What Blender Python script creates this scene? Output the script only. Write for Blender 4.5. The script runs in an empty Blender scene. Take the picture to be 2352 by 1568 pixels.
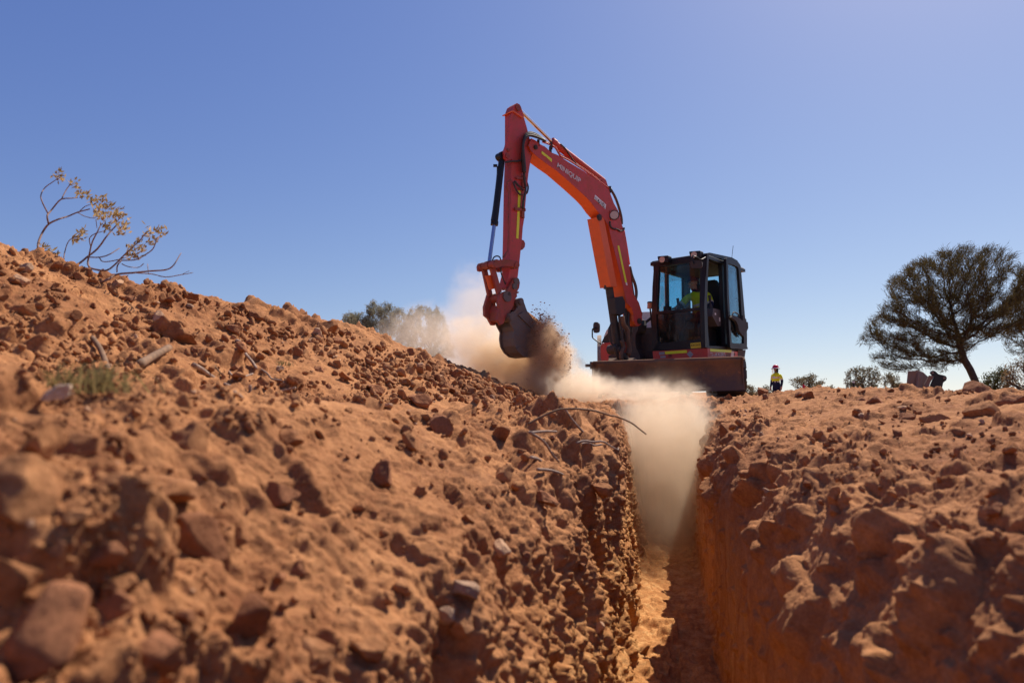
import bpy, bmesh, math, random
import numpy as np
from mathutils import Vector, Matrix
R = math.radians
scene = bpy.context.scene
COL = scene.collection
random.seed(7)

# ---------------------------------------------------------------- camera
CAM_H = 0.20
PITCH = math.atan(116 / 1568.0)
cam_data = bpy.data.cameras.new("camera")
cam_data.lens = 24.0
cam_data.sensor_width = 36.0
cam_data.clip_start = 0.02
cam_data.clip_end = 6000.0
cam_data.dof.use_dof = True
cam_data.dof.focus_distance = 9.3
cam_data.dof.aperture_fstop = 2.6
cam = bpy.data.objects.new("camera", cam_data)
COL.objects.link(cam)
cam.location = (0, 0, CAM_H)
cam.rotation_euler = (R(90) + PITCH, 0, 0)
scene.camera = cam

# ---------------------------------------------------------------- sun, sky, exposure
SUN_DIR = Vector((0.35 * 0.977 + 0.70 * 0.211, -0.35 * 0.211 + 0.70 * 0.977, 1.0)).normalized()          # towards the sun
SUN_EL = math.asin(SUN_DIR.z)
SUN_AZ = math.atan2(SUN_DIR.x, SUN_DIR.y)                 # clockwise from +Y
world = bpy.data.worlds.new("World")
scene.world = world
world.use_nodes = True
nt = world.node_tree
bg = nt.nodes["Background"]
sky = nt.nodes.new("ShaderNodeTexSky")
sky.sky_type = 'NISHITA'
sky.sun_disc = False
sky.sun_elevation = SUN_EL
sky.sun_rotation = SUN_AZ
sky.altitude = 0
sky.air_density = 1.0
sky.dust_density = 0.5
sky.ozone_density = 1.0
hsv = nt.nodes.new("ShaderNodeHueSaturation")
hsv.inputs['Saturation'].default_value = 1.0
gam = nt.nodes.new("ShaderNodeGamma")
gam.inputs['Gamma'].default_value = 1.0
gain = nt.nodes.new("ShaderNodeMix"); gain.data_type = 'RGBA'; gain.blend_type = 'MULTIPLY'
gain.inputs[0].default_value = 1.0
gain.inputs[7].default_value = (0.515, 0.560, 1.34, 1)
tc = nt.nodes.new("ShaderNodeTexCoord"); va = nt.nodes.new("ShaderNodeVectorMath"); va.operation = 'ADD'
va.inputs[1].default_value = (0, 0, 0.06)               # keep the murkiest degree of the sky model below the skyline
nt.links.new(tc.outputs['Generated'], va.inputs[0]); nt.links.new(va.outputs[0], sky.inputs[0])
nt.links.new(sky.outputs[0], hsv.inputs['Color'])
nt.links.new(hsv.outputs[0], gam.inputs['Color'])
sep = nt.nodes.new("ShaderNodeSeparateColor"); comb = nt.nodes.new("ShaderNodeCombineColor"); pw = []
for k, e_ in enumerate((1.2, 1.1, 0.7)):              # the camera's response: blues roll off first
    p_ = nt.nodes.new("ShaderNodeMath"); p_.operation = 'POWER'; p_.inputs[1].default_value = e_; pw.append(p_)
    nt.links.new(sep.outputs[k], p_.inputs[0]); nt.links.new(p_.outputs[0], comb.inputs[k])
nt.links.new(gam.outputs[0], sep.inputs[0])
nt.links.new(comb.outputs[0], gain.inputs[6])
nt.links.new(gain.outputs[2], bg.inputs['Color'])
bg.inputs['Strength'].default_value = 0.1

sun_data = bpy.data.lights.new("sun", 'SUN')
sun_data.energy = 4.8
sun_data.angle = R(0.5)
sun_data.color = (1.0, 0.91, 0.78)
sun = bpy.data.objects.new("sun", sun_data)
COL.objects.link(sun)
sun.rotation_euler = SUN_DIR.to_track_quat('Z', 'Y').to_euler()

scene.view_settings.view_transform = 'Standard'
scene.view_settings.look = 'None'
scene.view_settings.exposure = 0.52
scene.view_settings.gamma = 1.0
scene.render.engine = 'CYCLES'
cy = scene.cycles
cy.max_bounces = 8
cy.diffuse_bounces = 5
cy.glossy_bounces = 3
cy.transparent_max_bounces = 24
cy.volume_bounces = 5
cy.volume_step_rate = 1.0
cy.volume_preview_step_rate = 1.5
cy.volume_max_steps = 256
cy.use_denoising = True
cy.use_adaptive_sampling = True
cy.adaptive_threshold = 0.02

# ---------------------------------------------------------------- picture <-> place
def ray(x, y):
    """Direction through point (x, y) of the photograph measured at 2352 x 1568."""
    a, b = (x - 1176) / 1568.0, (784 - y) / 1568.0
    cp, sp = math.cos(PITCH), math.sin(PITCH)
    return Vector((a, cp - b * sp, sp + b * cp))
CAMP = Vector((0, 0, CAM_H))
def at(x, y, Y):
    d = ray(x, y)
    return CAMP + d * (Y / d.y)
class Plane:
    """Upright plane through p whose horizontal direction has the given yaw from +X."""
    def __init__(s, p, yaw):
        s.p = Vector(p); s.u = Vector((math.cos(yaw), math.sin(yaw), 0))
        s.n = Vector((-math.sin(yaw), math.cos(yaw), 0))       # away from the viewer
    def on(s, x, y, off=0.0):
        d = ray(x, y)
        t = (s.p + s.n * off - CAMP).dot(s.n) / d.dot(s.n)
        return CAMP + d * t

# ---------------------------------------------------------------- object helpers
def tag(o, label=None, cat=None, group=None, kind=None):
    if label: o['label'] = label
    if cat: o['category'] = cat
    if group: o['group'] = group
    if kind: o['kind'] = kind
    return o
def empty(name, loc=(0, 0, 0), rz=0):
    o = bpy.data.objects.new(name, None); COL.objects.link(o)
    o.location = loc; o.rotation_euler = (0, 0, rz)
    o.empty_display_size = 0.3
    return o
def wmat(o):
    m = o.matrix_basis.copy()
    return (wmat(o.parent) @ m) if o.parent else m
def link(name, me, mat, parent=None):
    if mat and not me.materials: me.materials.append(mat)
    o = bpy.data.objects.new(name, me); COL.objects.link(o)
    if parent is not None:
        me.transform(wmat(parent).inverted())
        o.parent = parent
    return o
def part(name, bm, mat, parent=None, smooth=False, bevel=0.0, recenter=True):
    """bm is built in world coordinates; becomes one mesh object."""
    if bevel > 0:
        ed = [e for e in bm.edges if len(e.link_faces) == 2 and e.calc_face_angle(0) > R(35)]
        try:
            bmesh.ops.bevel(bm, geom=ed, offset=bevel, segments=2, affect='EDGES', profile=0.6, clamp_overlap=True)
        except Exception:
            pass
    bmesh.ops.recalc_face_normals(bm, faces=bm.faces)
    me = bpy.data.meshes.new(name)
    bm.to_mesh(me); bm.free()
    if smooth: me.polygons.foreach_set('use_smooth', [True] * len(me.polygons))
    if parent is None and recenter and len(me.vertices):
        co = np.empty(len(me.vertices) * 3, 'f'); me.vertices.foreach_get('co', co); co = co.reshape(-1, 3)
        c = Vector(((co[:, 0].min() + co[:, 0].max()) / 2, (co[:, 1].min() + co[:, 1].max()) / 2, co[:, 2].min()))
        me.transform(Matrix.Translation(-c))
        o = link(name, me, mat); o.location = c
        return o
    return link(name, me, mat, parent)
def np_mesh(name, verts, faces, mat, smooth=False, parent=None):
    """verts (n,3), faces (m,k) with constant k, via foreach_set."""
    me = bpy.data.meshes.new(name)
    verts = np.ascontiguousarray(verts, 'f'); faces = np.ascontiguousarray(faces, 'i')
    me.vertices.add(len(verts)); me.vertices.foreach_set('co', verts.ravel())
    m, k = faces.shape
    me.loops.add(m * k); me.loops.foreach_set('vertex_index', faces.ravel())
    me.polygons.add(m)
    me.polygons.foreach_set('loop_start', np.arange(0, m * k, k, dtype='i'))
    me.polygons.foreach_set('loop_total', np.full(m, k, 'i'))
    if smooth: me.polygons.foreach_set('use_smooth', np.ones(m, bool))
    me.update(calc_edges=True)
    return link(name, me, mat, parent)

# geometry adders (world coordinates, into a bmesh)
def BM(): return bmesh.new()
def a_hull(bm, quads_a, quads_b):
    """Prism between two matching rings of points."""
    A = [bm.verts.new(p) for p in quads_a]; B = [bm.verts.new(p) for p in quads_b]
    n = len(A)
    bm.faces.new(A); bm.faces.new(B[::-1])
    for i in range(n):
        j = (i + 1) % n
        bm.faces.new((A[i], B[i], B[j], A[j]))
def a_poly(bm, pl, pts, off, th, taper=1.0):
    """Polygon traced on a plane (photo points), given its real thickness away from the viewer."""
    a = [pl.on(x, y, off) for x, y in pts]
    c = sum(a, Vector()) / len(a)
    b = [c + (p - c) * taper + pl.n * th for p in a]
    a_hull(bm, a, b)
def a_box(bm, M, x0, x1, y0, y1, z0, z1):
    P = [M @ Vector(p) for p in ((x0,y0,z0),(x1,y0,z0),(x1,y1,z0),(x0,y1,z0))]
    Q = [M @ Vector(p) for p in ((x0,y0,z1),(x1,y0,z1),(x1,y1,z1),(x0,y1,z1))]
    a_hull(bm, P, Q)
def frame_of(d):
    d = d.normalized()
    up = Vector((0, 0, 1)) if abs(d.z) < 0.95 else Vector((1, 0, 0))
    s = d.cross(up).normalized(); t = s.cross(d).normalized()
    return s, t
def a_cyl(bm, p, q, r0, r1=None, n=20):
    p, q = Vector(p), Vector(q); r1 = r0 if r1 is None else r1
    s, t = frame_of(q - p)
    an = [2 * math.pi * i / n for i in range(n)]
    a_hull(bm, [p + (s * math.cos(a) + t * math.sin(a)) * r0 for a in an],
               [q + (s * math.cos(a) + t * math.sin(a)) * r1 for a in an])
def catmull(pts, k=6):
    pts = [Vector(p) for p in pts]
    if len(pts) < 3: return pts
    P = [pts[0] * 2 - pts[1]] + pts + [pts[-1] * 2 - pts[-2]]
    out = []
    for i in range(1, len(P) - 2):
        for j in range(k):
            t = j / k
            a, b, c, d = P[i-1], P[i], P[i+1], P[i+2]
            out.append(0.5 * ((2*b) + (c - a)*t + (2*a - 5*b + 4*c - d)*t*t + (3*b - a - 3*c + d)*t**3))
    out.append(P[-2]); return out
def a_tube(bm, pts, r, n=8, k=5, r1=None):
    pts = catmull(pts, k) if k else [Vector(p) for p in pts]
    m = len(pts); rings = []
    prev = None
    for i, p in enumerate(pts):
        d = (pts[min(i+1, m-1)] - pts[max(i-1, 0)])
        if d.length < 1e-9: d = Vector((0, 0, 1))
        d.normalize()
        if prev is None: s, t = frame_of(d)
        else:
            s = (prev - d * prev.dot(d))
            s = s.normalized() if s.length > 1e-6 else frame_of(d)[0]
            t = s.cross(d)
        prev = s
        rr = r if r1 is None else r + (r1 - r) * i / max(1, m - 1)
        rings.append([bm.verts.new(p + (s * math.cos(2*math.pi*j/n) + t * math.sin(2*math.pi*j/n)) * rr) for j in range(n)])
    for i in range(m - 1):
        for j in range(n):
            bm.faces.new((rings[i][j], rings[i][(j+1) % n], rings[i+1][(j+1) % n], rings[i+1][j]))
    bm.faces.new(rings[0][::-1]); bm.faces.new(rings[-1])

# ---------------------------------------------------------------- materials
def new_mat(name):
    m = bpy.data.materials.new(name); m.use_nodes = True
    return m, m.node_tree, m.node_tree.nodes["Principled BSDF"]
def ramp(nt, src, stops):
    r = nt.nodes.new("ShaderNodeValToRGB"); e = r.color_ramp.elements
    while len(e) < len(stops): e.new(0.5)
    for k, (p, c) in enumerate(stops):
        e[k].position = p; e[k].color = (c[0], c[1], c[2], 1) if len(c) == 3 else c
    nt.links.new(src, r.inputs[0]); return r
def noise_tex(nt, scale, detail=4, rough=0.55, vec=None, dist=0.0):
    n = nt.nodes.new("ShaderNodeTexNoise")
    n.inputs['Scale'].default_value = scale; n.inputs['Detail'].default_value = detail
    n.inputs['Roughness'].default_value = rough; n.inputs['Distortion'].default_value = dist
    if vec is not None: nt.links.new(vec, n.inputs['Vector'])
    return n
def mixc(nt, fac, a, b, mode='MIX'):
    m = nt.nodes.new("ShaderNodeMix"); m.data_type = 'RGBA'; m.blend_type = mode
    for sock, v in ((m.inputs[0], fac), (m.inputs[6], a), (m.inputs[7], b)):
        if hasattr(v, 'is_linked'): nt.links.new(v, sock)
        elif isinstance(v, (int, float)): sock.default_value = v
        else: sock.default_value = (v[0], v[1], v[2], 1)
    return m.outputs[2]
def math_n(nt, op, a, b=None, clamp=False):
    m = nt.nodes.new("ShaderNodeMath"); m.operation = op; m.use_clamp = clamp
    for sock, v in ((m.inputs[0], a), (m.inputs[1], b)):
        if v is None: continue
        if hasattr(v, 'is_linked'): nt.links.new(v, sock)
        else: sock.default_value = v
    return m.outputs[0]
def coords(nt, kind='Object'):
    t = nt.nodes.new("ShaderNodeTexCoord"); return t.outputs[kind]
def geo_pos(nt):
    g = nt.nodes.new("ShaderNodeNewGeometry"); return g
def paint(name, col, rough=0.45, dirt=0.35, metallic=0.0, spec=0.5, dirtcol=(0.30, 0.14, 0.07), scale=9.0, chips=0.0, chipcol=(0.06, 0.045, 0.04), bump=0.0):
    """Painted or bare surface with dust film and wear."""
    m, nt, b = new_mat(name)
    v = coords(nt)
    n1 = noise_tex(nt, scale, 6, 0.65, v); n2 = noise_tex(nt, scale * 7, 4, 0.6, v)
    f1 = ramp(nt, n1.outputs['Fac'], [(0.38, (0, 0, 0)), (0.72, (1, 1, 1))])
    f = math_n(nt, 'MULTIPLY', f1.outputs[0], dirt)
    var = mixc(nt, n2.outputs['Fac'], tuple(c * 0.85 for c in col), tuple(min(1, c * 1.12) for c in col))
    g = geo_pos(nt); sx = nt.nodes.new("ShaderNodeSeparateXYZ"); nt.links.new(g.outputs['True Normal'], sx.inputs[0])   # dust lies on ledges
    up = nt.nodes.new("ShaderNodeMapRange"); up.clamp = True; up.inputs[1].default_value = 0.35; up.inputs[2].default_value = 0.95; nt.links.new(sx.outputs['Z'], up.inputs[0])
    mp = nt.nodes.new("ShaderNodeMapping"); mp.inputs['Scale'].default_value = (1, 1, 0.25); nt.links.new(v, mp.inputs[0])
    n4 = noise_tex(nt, scale * 2.6, 6, 0.7, mp.outputs[0])
    run = ramp(nt, n4.outputs['Fac'], [(0.50, (0, 0, 0)), (0.78, (1, 1, 1))])
    f = math_n(nt, 'MAXIMUM', math_n(nt, 'MAXIMUM', f, math_n(nt, 'MULTIPLY', run.outputs[0], dirt * 0.9)), math_n(nt, 'MULTIPLY', up.outputs[0], min(1.0, dirt * 1.5)))
    c = mixc(nt, f, var, dirtcol)
    if chips > 0:
        n3 = noise_tex(nt, scale * 3.3, 5, 0.7, v)
        ch = ramp(nt, n3.outputs['Fac'], [(0.70 - chips * 0.1, (0, 0, 0)), (0.73 - chips * 0.1, (1, 1, 1))])
        c = mixc(nt, ch.outputs[0], c, chipcol)
    nt.links.new(c, b.inputs['Base Color'])
    rr = math_n(nt, 'ADD', math_n(nt, 'MULTIPLY', f, 0.5), rough, clamp=True)
    nt.links.new(rr, b.inputs['Roughness'])
    b.inputs['Metallic'].default_value = metallic
    b.inputs['Specular IOR Level'].default_value = spec
    if bump > 0:
        bp = nt.nodes.new("ShaderNodeBump"); bp.inputs['Strength'].default_value = bump; bp.inputs['Distance'].default_value = 0.01
        nt.links.new(n2.outputs['Fac'], bp.inputs['Height']); nt.links.new(bp.outputs[0], b.inputs['Normal'])
    return m
def soil_mat(name, dark=(0.215, 0.080, 0.033), light=(0.465, 0.215, 0.090), ochre=True, pale=0.25, bump=0.6):
    m, nt, b = new_mat(name)
    g = geo_pos(nt); pos = g.outputs['Position']
    n1 = noise_tex(nt, 1.3, 5, 0.6, pos); n2 = noise_tex(nt, 16, 6, 0.65, pos); n3 = noise_tex(nt, 90, 5, 0.7, pos)
    f = math_n(nt, 'ADD', math_n(nt, 'MULTIPLY', n1.outputs['Fac'], 0.5), math_n(nt, 'MULTIPLY', n2.outputs['Fac'], 0.5))
    c = ramp(nt, f, [(0.36, dark), (0.62, light)]).outputs[0]
    if ochre:                                             # a deeper, yellower clay layer, with streaks left by the bucket
        sx = nt.nodes.new("ShaderNodeSeparateXYZ"); nt.links.new(pos, sx.inputs[0])
        mp = nt.nodes.new("ShaderNodeMapping"); mp.inputs['Scale'].default_value = (14, 14, 1.6)
        nt.links.new(pos, mp.inputs[0])
        st = noise_tex(nt, 1.0, 5, 0.6, mp.outputs[0])
        zz = math_n(nt, 'ADD', sx.outputs['Z'], math_n(nt, 'MULTIPLY', math_n(nt, 'SUBTRACT', n1.outputs['Fac'], 0.5), 0.9))
        zf = nt.nodes.new("ShaderNodeMapRange"); zf.clamp = True
        zf.inputs[1].default_value = -0.35; zf.inputs[2].default_value = -0.95
        nt.links.new(zz, zf.inputs[0])
        oc = ramp(nt, st.outputs['Fac'], [(0.3, (0.34, 0.135, 0.042)), (0.52, (0.48, 0.225, 0.080)), (0.68, (0.56, 0.31, 0.125))]).outputs[0]
        c = mixc(nt, zf.outputs[0], c, oc)
    pl = ramp(nt, noise_tex(nt, 5.5, 6, 0.7, pos).outputs['Fac'], [(0.56, (0, 0, 0)), (0.74, (1, 1, 1))]).outputs[0]
    c = mixc(nt, math_n(nt, 'MULTIPLY', pl, pale), c, (0.58, 0.31, 0.16))
    gr = ramp(nt, n3.outputs['Fac'], [(0.3, (0.72, 0.72, 0.72)), (0.7, (1.15, 1.15, 1.15))]).outputs[0]
    c = mixc(nt, 1.0, c, gr, 'MULTIPLY')
    nt.links.new(c, b.inputs['Base Color'])
    b.inputs['Roughness'].default_value = 0.95
    b.inputs['Specular IOR Level'].default_value = 0.15
    bp = nt.nodes.new("ShaderNodeBump"); bp.inputs['Strength'].default_value = bump; bp.inputs['Distance'].default_value = 0.012
    nt.links.new(math_n(nt, 'ADD', n3.outputs['Fac'], n2.outputs['Fac']), bp.inputs['Height'])
    nt.links.new(bp.outputs[0], b.inputs['Normal'])
    return m
# ================================================================ noise (numpy)
def _h(ix, iy, iz, seed):
    h = (ix.astype(np.uint32) * np.uint32(374761393) + iy.astype(np.uint32) * np.uint32(668265263)
         + iz.astype(np.uint32) * np.uint32(2147483647 ^ 0x5bd1e995) + np.uint32((seed * 1274126177) & 0xffffffff))
    h ^= h >> np.uint32(13); h *= np.uint32(1274126177); h ^= h >> np.uint32(16)
    h *= np.uint32(2246822519); h ^= h >> np.uint32(15)
    return h
def _f(h): return (h & np.uint32(0xffffff)).astype(np.float32) * np.float32(1 / 16777216.0)
def vnoise1(p, seed):
    i = np.floor(p).astype(np.int64); f = (p - i).astype(np.float32); f = f * f * (3 - 2 * f)
    out = np.zeros(len(p), np.float32)
    for a in (0, 1):
        wx = f[:, 0] if a else 1 - f[:, 0]
        for b in (0, 1):
            wy = f[:, 1] if b else 1 - f[:, 1]
            for c in (0, 1):
                wz = f[:, 2] if c else 1 - f[:, 2]
                out += wx * wy * wz * _f(_h(i[:, 0] + a, i[:, 1] + b, i[:, 2] + c, seed))
    return out
def vnoise(p, seed=0):
    out = np.empty(len(p), np.float32)
    for k in range(0, len(p), 60000): out[k:k+60000] = vnoise1(p[k:k+60000], seed)
    return out
def fbm(p, octv=4, seed=0, gain=0.5):
    s = np.zeros(len(p), np.float32); a = 1.0; t = 0
    for o in range(octv):
        s += a * (vnoise(p * (2.03 ** o) + 17.3 * o, seed + o) - 0.5); t += a; a *= gain
    return s / t
_pr = np.random.RandomState(77); _D = _pr.normal(size=(64, 5, 3)); _D /= np.linalg.norm(_D, axis=-1, keepdims=True); _D = _D.astype('f')
_T = (_pr.normal(size=(64, 3)) * 0.45).astype('f')
def lumps1(p, cell, prob, seed, flat):
    q = p / cell; i = np.floor(q).astype(np.int64); f = (q - i).astype(np.float32)
    best = np.zeros(len(p), np.float32)
    for a in (-1, 0, 1):
        for b in (-1, 0, 1):
            for c in (-1, 0, 1):
                h = _h(i[:, 0] + a, i[:, 1] + b, i[:, 2] + c, seed)
                h2 = h * np.uint32(2654435761); h2 ^= h2 >> np.uint32(15); h3 = h2 * np.uint32(2246822519); h3 ^= h3 >> np.uint32(13)
                h4 = h3 * np.uint32(3266489917); h4 ^= h4 >> np.uint32(16)
                u = _f(h4); m = np.where(u < prob)[0]
                if not len(m): continue
                um = u[m]; r = 0.28 + 0.5 * (um / prob)
                d = np.stack([f[m, 0] - a - _f(h[m]), f[m, 1] - b - _f(h2[m]), f[m, 2] - c - _f(h3[m])], -1) / r[:, None]
                k = np.where((d * d).sum(-1) < 2.2)[0]
                if not len(k): continue
                m = m[k]; d = d[k]; r = r[k]; g = (h2[m] >> np.uint32(9)) & np.uint32(63)
                w = np.abs(np.einsum('nkj,nj->nk', _D[g], d)).max(1)            # broken, flat-sided lump
                e = np.clip((0.92 - w) * 2.6, 0, 1) ** 0.6 * np.clip(0.75 + (d * _T[g]).sum(-1), 0.25, 1.2) * flat * r
                best[m] = np.maximum(best[m], e)
    return best * cell
def lumps(p, cell, prob, seed, flat=0.8):
    """Half-buried clods: height of the tallest clod over each point."""
    out = np.empty(len(p), np.float32)
    for k in range(0, len(p), 40000): out[k:k+40000] = lumps1(p[k:k+40000], cell, prob, seed, flat)
    return out
def sstep(a, b, x):
    t = np.clip((x - a) / (b - a), 0, 1); return t * t * (3 - 2 * t)
def pwl(x, xs, ys): return np.interp(x, xs, ys)

# ================================================================ the ground: trench, banks, spoil heap and plain in one sheet
TR = R(12.2)
TV = np.array([math.sin(TR), math.cos(TR)])            # along the trench
NV = np.array([math.cos(TR), -math.sin(TR)])           # across it, to the right
TRENCH_END = 8.9
def base_ground(s, u):
    """Level of the natural surface and of the heaped soil (no trench)."""
    z = pwl(s, [-3, 0.5, 2, 5, 8.5, 10, 16, 30], [0.02, 0.02, 0.035, 0.045, 0.03, 0.065, 0.0, -0.45])
    z = z + 0.02 * sstep(-1.1, -2.3, u) * (1 - sstep(2.0, 6.0, s)) + 0.03 * sstep(-1.0, -2.0, u)
    z = z + pwl(s, [-3, 0.3, 1, 2, 3, 5, 7], [0.05, 0.13, 0.15, 0.11, 0.065, 0.03, 0.0]) * np.where(u < -1.1, np.exp(-((u + 1.1) / 0.38) ** 2), np.exp(-((u + 1.1) / 0.46) ** 2))
    z = z - 0.085 * sstep(0.3, 0.5, u) * (1 - sstep(0.9, 1.9, u)) * (1 - sstep(7.8, 9.0, s))
    # right-hand low ridge of smeared soil
    rr = 0.10 * np.exp(-((u - 2.3) / 1.0) ** 2) * (1 - sstep(12, 17, s)) * sstep(0.7, 1.6, u)
    z = z + rr - 0.45 * sstep(3.4, 8.0, u) * (1 - sstep(18, 30, s))
    z = z + 0.03 * np.sin(s * 1.3 + u * 0.7) * np.exp(-(s / 20) ** 2)
    # low heaps on the right edge of the ridge, farther along
    for hs, hu, hr, hh in ((9.2, 1.75, 0.9, 0.08), (8.3, 2.45, 0.9, 0.09), (7.4, 2.6, 0.7, 0.07), (11.5, 2.3, 1.0, 0.07), (6.0, 2.45, 0.6, 0.05)):
        z = z + hh * np.exp(-(((s - hs) / hr) ** 2 + ((u - hu) / (hr * 0.55)) ** 2))
    # the spoil heap along the left side
    uc = pwl(s, [-3, 3, 4.5, 6, 7.1, 9.6, 11, 13], [-3.7, -3.42, -3.2, -3.0, -2.9, -2.6, -2.2, -2.0])
    zc = pwl(s, [-3, 1.5, 2.6, 3.0, 3.6, 4.5, 5.2, 6, 7.1, 8.2, 9.6, 11.0, 11.8], [1.1, 1.1, 1.04, 0.93, 0.90, 0.86, 0.85, 0.87, 0.74, 0.62, 0.43, 0.10, -0.3])
    k = pwl(s, [0, 4, 8, 11], [0.62, 0.56, 0.50, 0.40])
    d = np.abs(u - uc) * k
    top = zc - np.sqrt(d * d + 0.045 ** 2) + 0.045
    heap = top - z
    z = z + np.where(heap > 0, heap, 0) + 0.03 * np.exp(-(heap / 0.08) ** 2)
    return z
# across-profile: list of (u, z) through the trench, heightfield outside
PU = np.array([-1.10, -0.84, -0.62, -0.46, -0.37, -0.28, -0.20, -0.155, -0.12, 0.10, 0.33, 0.355, 0.362, 0.37, 0.385, 0.43, 0.52, 0.68, 0.90])
PZ = np.array([0.0, -0.10, -0.22, -0.37, -0.58, -0.90, -1.25, -1.52, -1.58, -1.60, -1.58, -1.52, -1.20, -0.85, -0.58, -0.36, -0.17, -0.04, 0.0])
PUF = np.array([-0.82, -0.64, -0.52, -0.43, -0.355, -0.31, -0.25, -0.18, -0.12, 0.10, 0.33, 0.355, 0.362, 0.37, 0.385, 0.43, 0.52, 0.68, 0.90])
PZF = np.array([0.0, -0.02, -0.06, -0.16, -0.42, -0.80, -1.25, -1.52, -1.58, -1.60, -1.58, -1.52, -1.20, -0.85, -0.58, -0.36, -0.17, -0.04, 0.0])
PUN = PU.copy(); PUN[-9:] = [0.33, 0.36, 0.385, 0.43, 0.49, 0.57, 0.68, 0.78, 0.90]
PZN = PZ.copy(); PZN[-9:] = [-1.58, -1.52, -1.20, -0.85, -0.58, -0.38, -0.20, -0.08, 0.0]
pl_len = np.concatenate([[0], np.cumsum(np.hypot(np.diff(PU), np.diff(PZ)))])
NTR = 820
tt = np.linspace(0, pl_len[-1], NTR)
def smooth(a, n=13):
    k = np.ones(n) / n
    b = np.convolve(np.pad(a, n // 2, mode='edge'), k, 'valid'); b[0], b[-1] = a[0], a[-1]; return b
tu = smooth(np.interp(tt, pl_len, PU)); tz = smooth(np.interp(tt, pl_len, PZ))
tun = smooth(np.interp(tt, pl_len, PUN)); tzn = smooth(np.interp(tt, pl_len, PZN))     # close by, the right wall leans back
tuf = smooth(np.interp(tt, pl_len, PUF)); tzf = smooth(np.interp(tt, pl_len, PZF))     # farther along, the left wall stands upright
left_u = -np.concatenate([np.geomspace(1500, 12, 34)[:-1], np.linspace(12, 5.0, 46)[:-1], np.linspace(5.0, 1.10, 420)])[:-1]
right_u = np.concatenate([np.linspace(0.90, 4.0, 300), np.linspace(4.0, 12, 50)[1:], np.geomspace(12, 1500, 34)[1:]])[1:]
col_u = np.concatenate([left_u, tu, right_u]); col_z = np.concatenate([np.zeros(len(left_u)), tz, np.zeros(len(right_u))])
row_s = np.concatenate([np.linspace(-3, 0.34, 50)[:-1], np.geomspace(0.34, 12, 940)[:-1], np.geomspace(12, 30, 110)[:-1], np.geomspace(30, 1500, 50)])
S, U = np.meshgrid(row_s, col_u, indexing='ij'); _, CZ = np.meshgrid(row_s, col_z, indexing='ij')
U = U.copy(); CZ = CZ.copy()
wf = sstep(2.6, 4.6, row_s)[:, None]; _a, _b = len(left_u), len(left_u) + NTR
U[:, _a:_b] += wf * (tuf - tu)[None]; CZ[:, _a:_b] += wf * (tzf - tz)[None]
wn = 1 - sstep(1.5, 3.0, row_s)[:, None]; U[:, _a:_b] += wn * (tun - tu)[None]; CZ[:, _a:_b] += wn * (tzn - tz)[None]
_g = np.linspace(0, 1, 420)[None, :]; U[:, _a-419:_a] += (wf * (tuf[0] - tu[0])) * _g[:, 1:]     # the ground beside it closes up
ex = 1 - sstep(TRENCH_END - 0.05, TRENCH_END + 0.22, row_s)[:, None]       # the trench stops here
straight = np.interp(np.arange(len(col_u)), [len(left_u), len(left_u) + NTR - 1], [col_u[len(left_u)], col_u[len(left_u) + NTR - 1]])
inside = np.zeros(len(col_u)); inside[len(left_u):len(left_u) + NTR] = 1
U = np.where(inside[None, :] > 0, U * ex + straight[None, :] * (1 - ex), U)
# slow wander of both walls
wand = 0.05 * np.sin(row_s * 0.9 + 1.0) + 0.03 * np.sin(row_s * 2.3) + 0.022 * np.sin(row_s * 5.1 + 2) + 0.015 * np.sin(row_s * 9.7)
U = U + (inside[None, :] * ex) * wand[:, None] * np.exp(-((CZ + 0.3) / 0.5) ** 2) * np.sign(U - 0.1)
Z = base_ground(S, U) + CZ * ex
P0 = np.stack([S * TV[0] + U * NV[0], S * TV[1] + U * NV[1], Z], -1)
nr, nc = S.shape
def grid_normals(P):
    du = np.gradient(P, axis=1); ds = np.gradient(P, axis=0)
    n = np.cross(du, ds); l = np.linalg.norm(n, axis=-1, keepdims=True)
    return n / np.maximum(l, 1e-9)
Nn = grid_normals(P0)
pf = P0.reshape(-1, 3).astype(np.float32); nf = Nn.reshape(-1, 3); sf = S.ravel(); uf = U.ravel(); zf_ = CZ.ravel()
rng = np.hypot(pf[:, 0], pf[:, 1])
near = np.where((rng < 15) & (sf > -1.0))[0]
q = pf[near]; uu = uf[near]; ss = sf[near]; cz = zf_[near]; rr_ = rng[near]; exf = np.broadcast_to(ex, S.shape).ravel()[near]
inn = np.broadcast_to(inside[None, :], S.shape).ravel()[near] * exf
wall = np.clip(-cz / 0.5, 0, 1) * inn                                  # 0 on top, 1 deep in the trench
floor_m = sstep(-1.50, -1.56, cz) * inn
rwall = wall * (uu > 0.1) * (1 - floor_m) * (0.25 + 0.75 * sstep(1.3, 2.6, ss)); lwall = wall * (uu < 0.1) * (1 - floor_m)
heapm = sstep(-1.5, -2.3, uu)
bank = sstep(-1.2, -0.85, uu) * (uu < 0.1) * (1 - sstep(-0.45, -0.62, cz))     # sloping left bank
disp = np.zeros(len(q), np.float32)
warp = np.stack([fbm(q * 5 + 3, 2, 11), fbm(q * 5 + 31, 2, 12), fbm(q * 5 + 57, 2, 13)], -1) * 0.16
warp2 = np.stack([fbm(q * 28 + 3, 2, 14), fbm(q * 28 + 31, 2, 15), fbm(q * 28 + 57, 2, 16)], -1) * 0.035
mask_l = sstep(-0.06, 0.10, fbm(q * 2.1, 3, 5))                          # patches with and without clods
_sm = bank * sstep(0.95, 1.25, ss) * (1 - sstep(2.3, 3.2, ss)) * sstep(-1.0, -0.85, uu)
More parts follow.
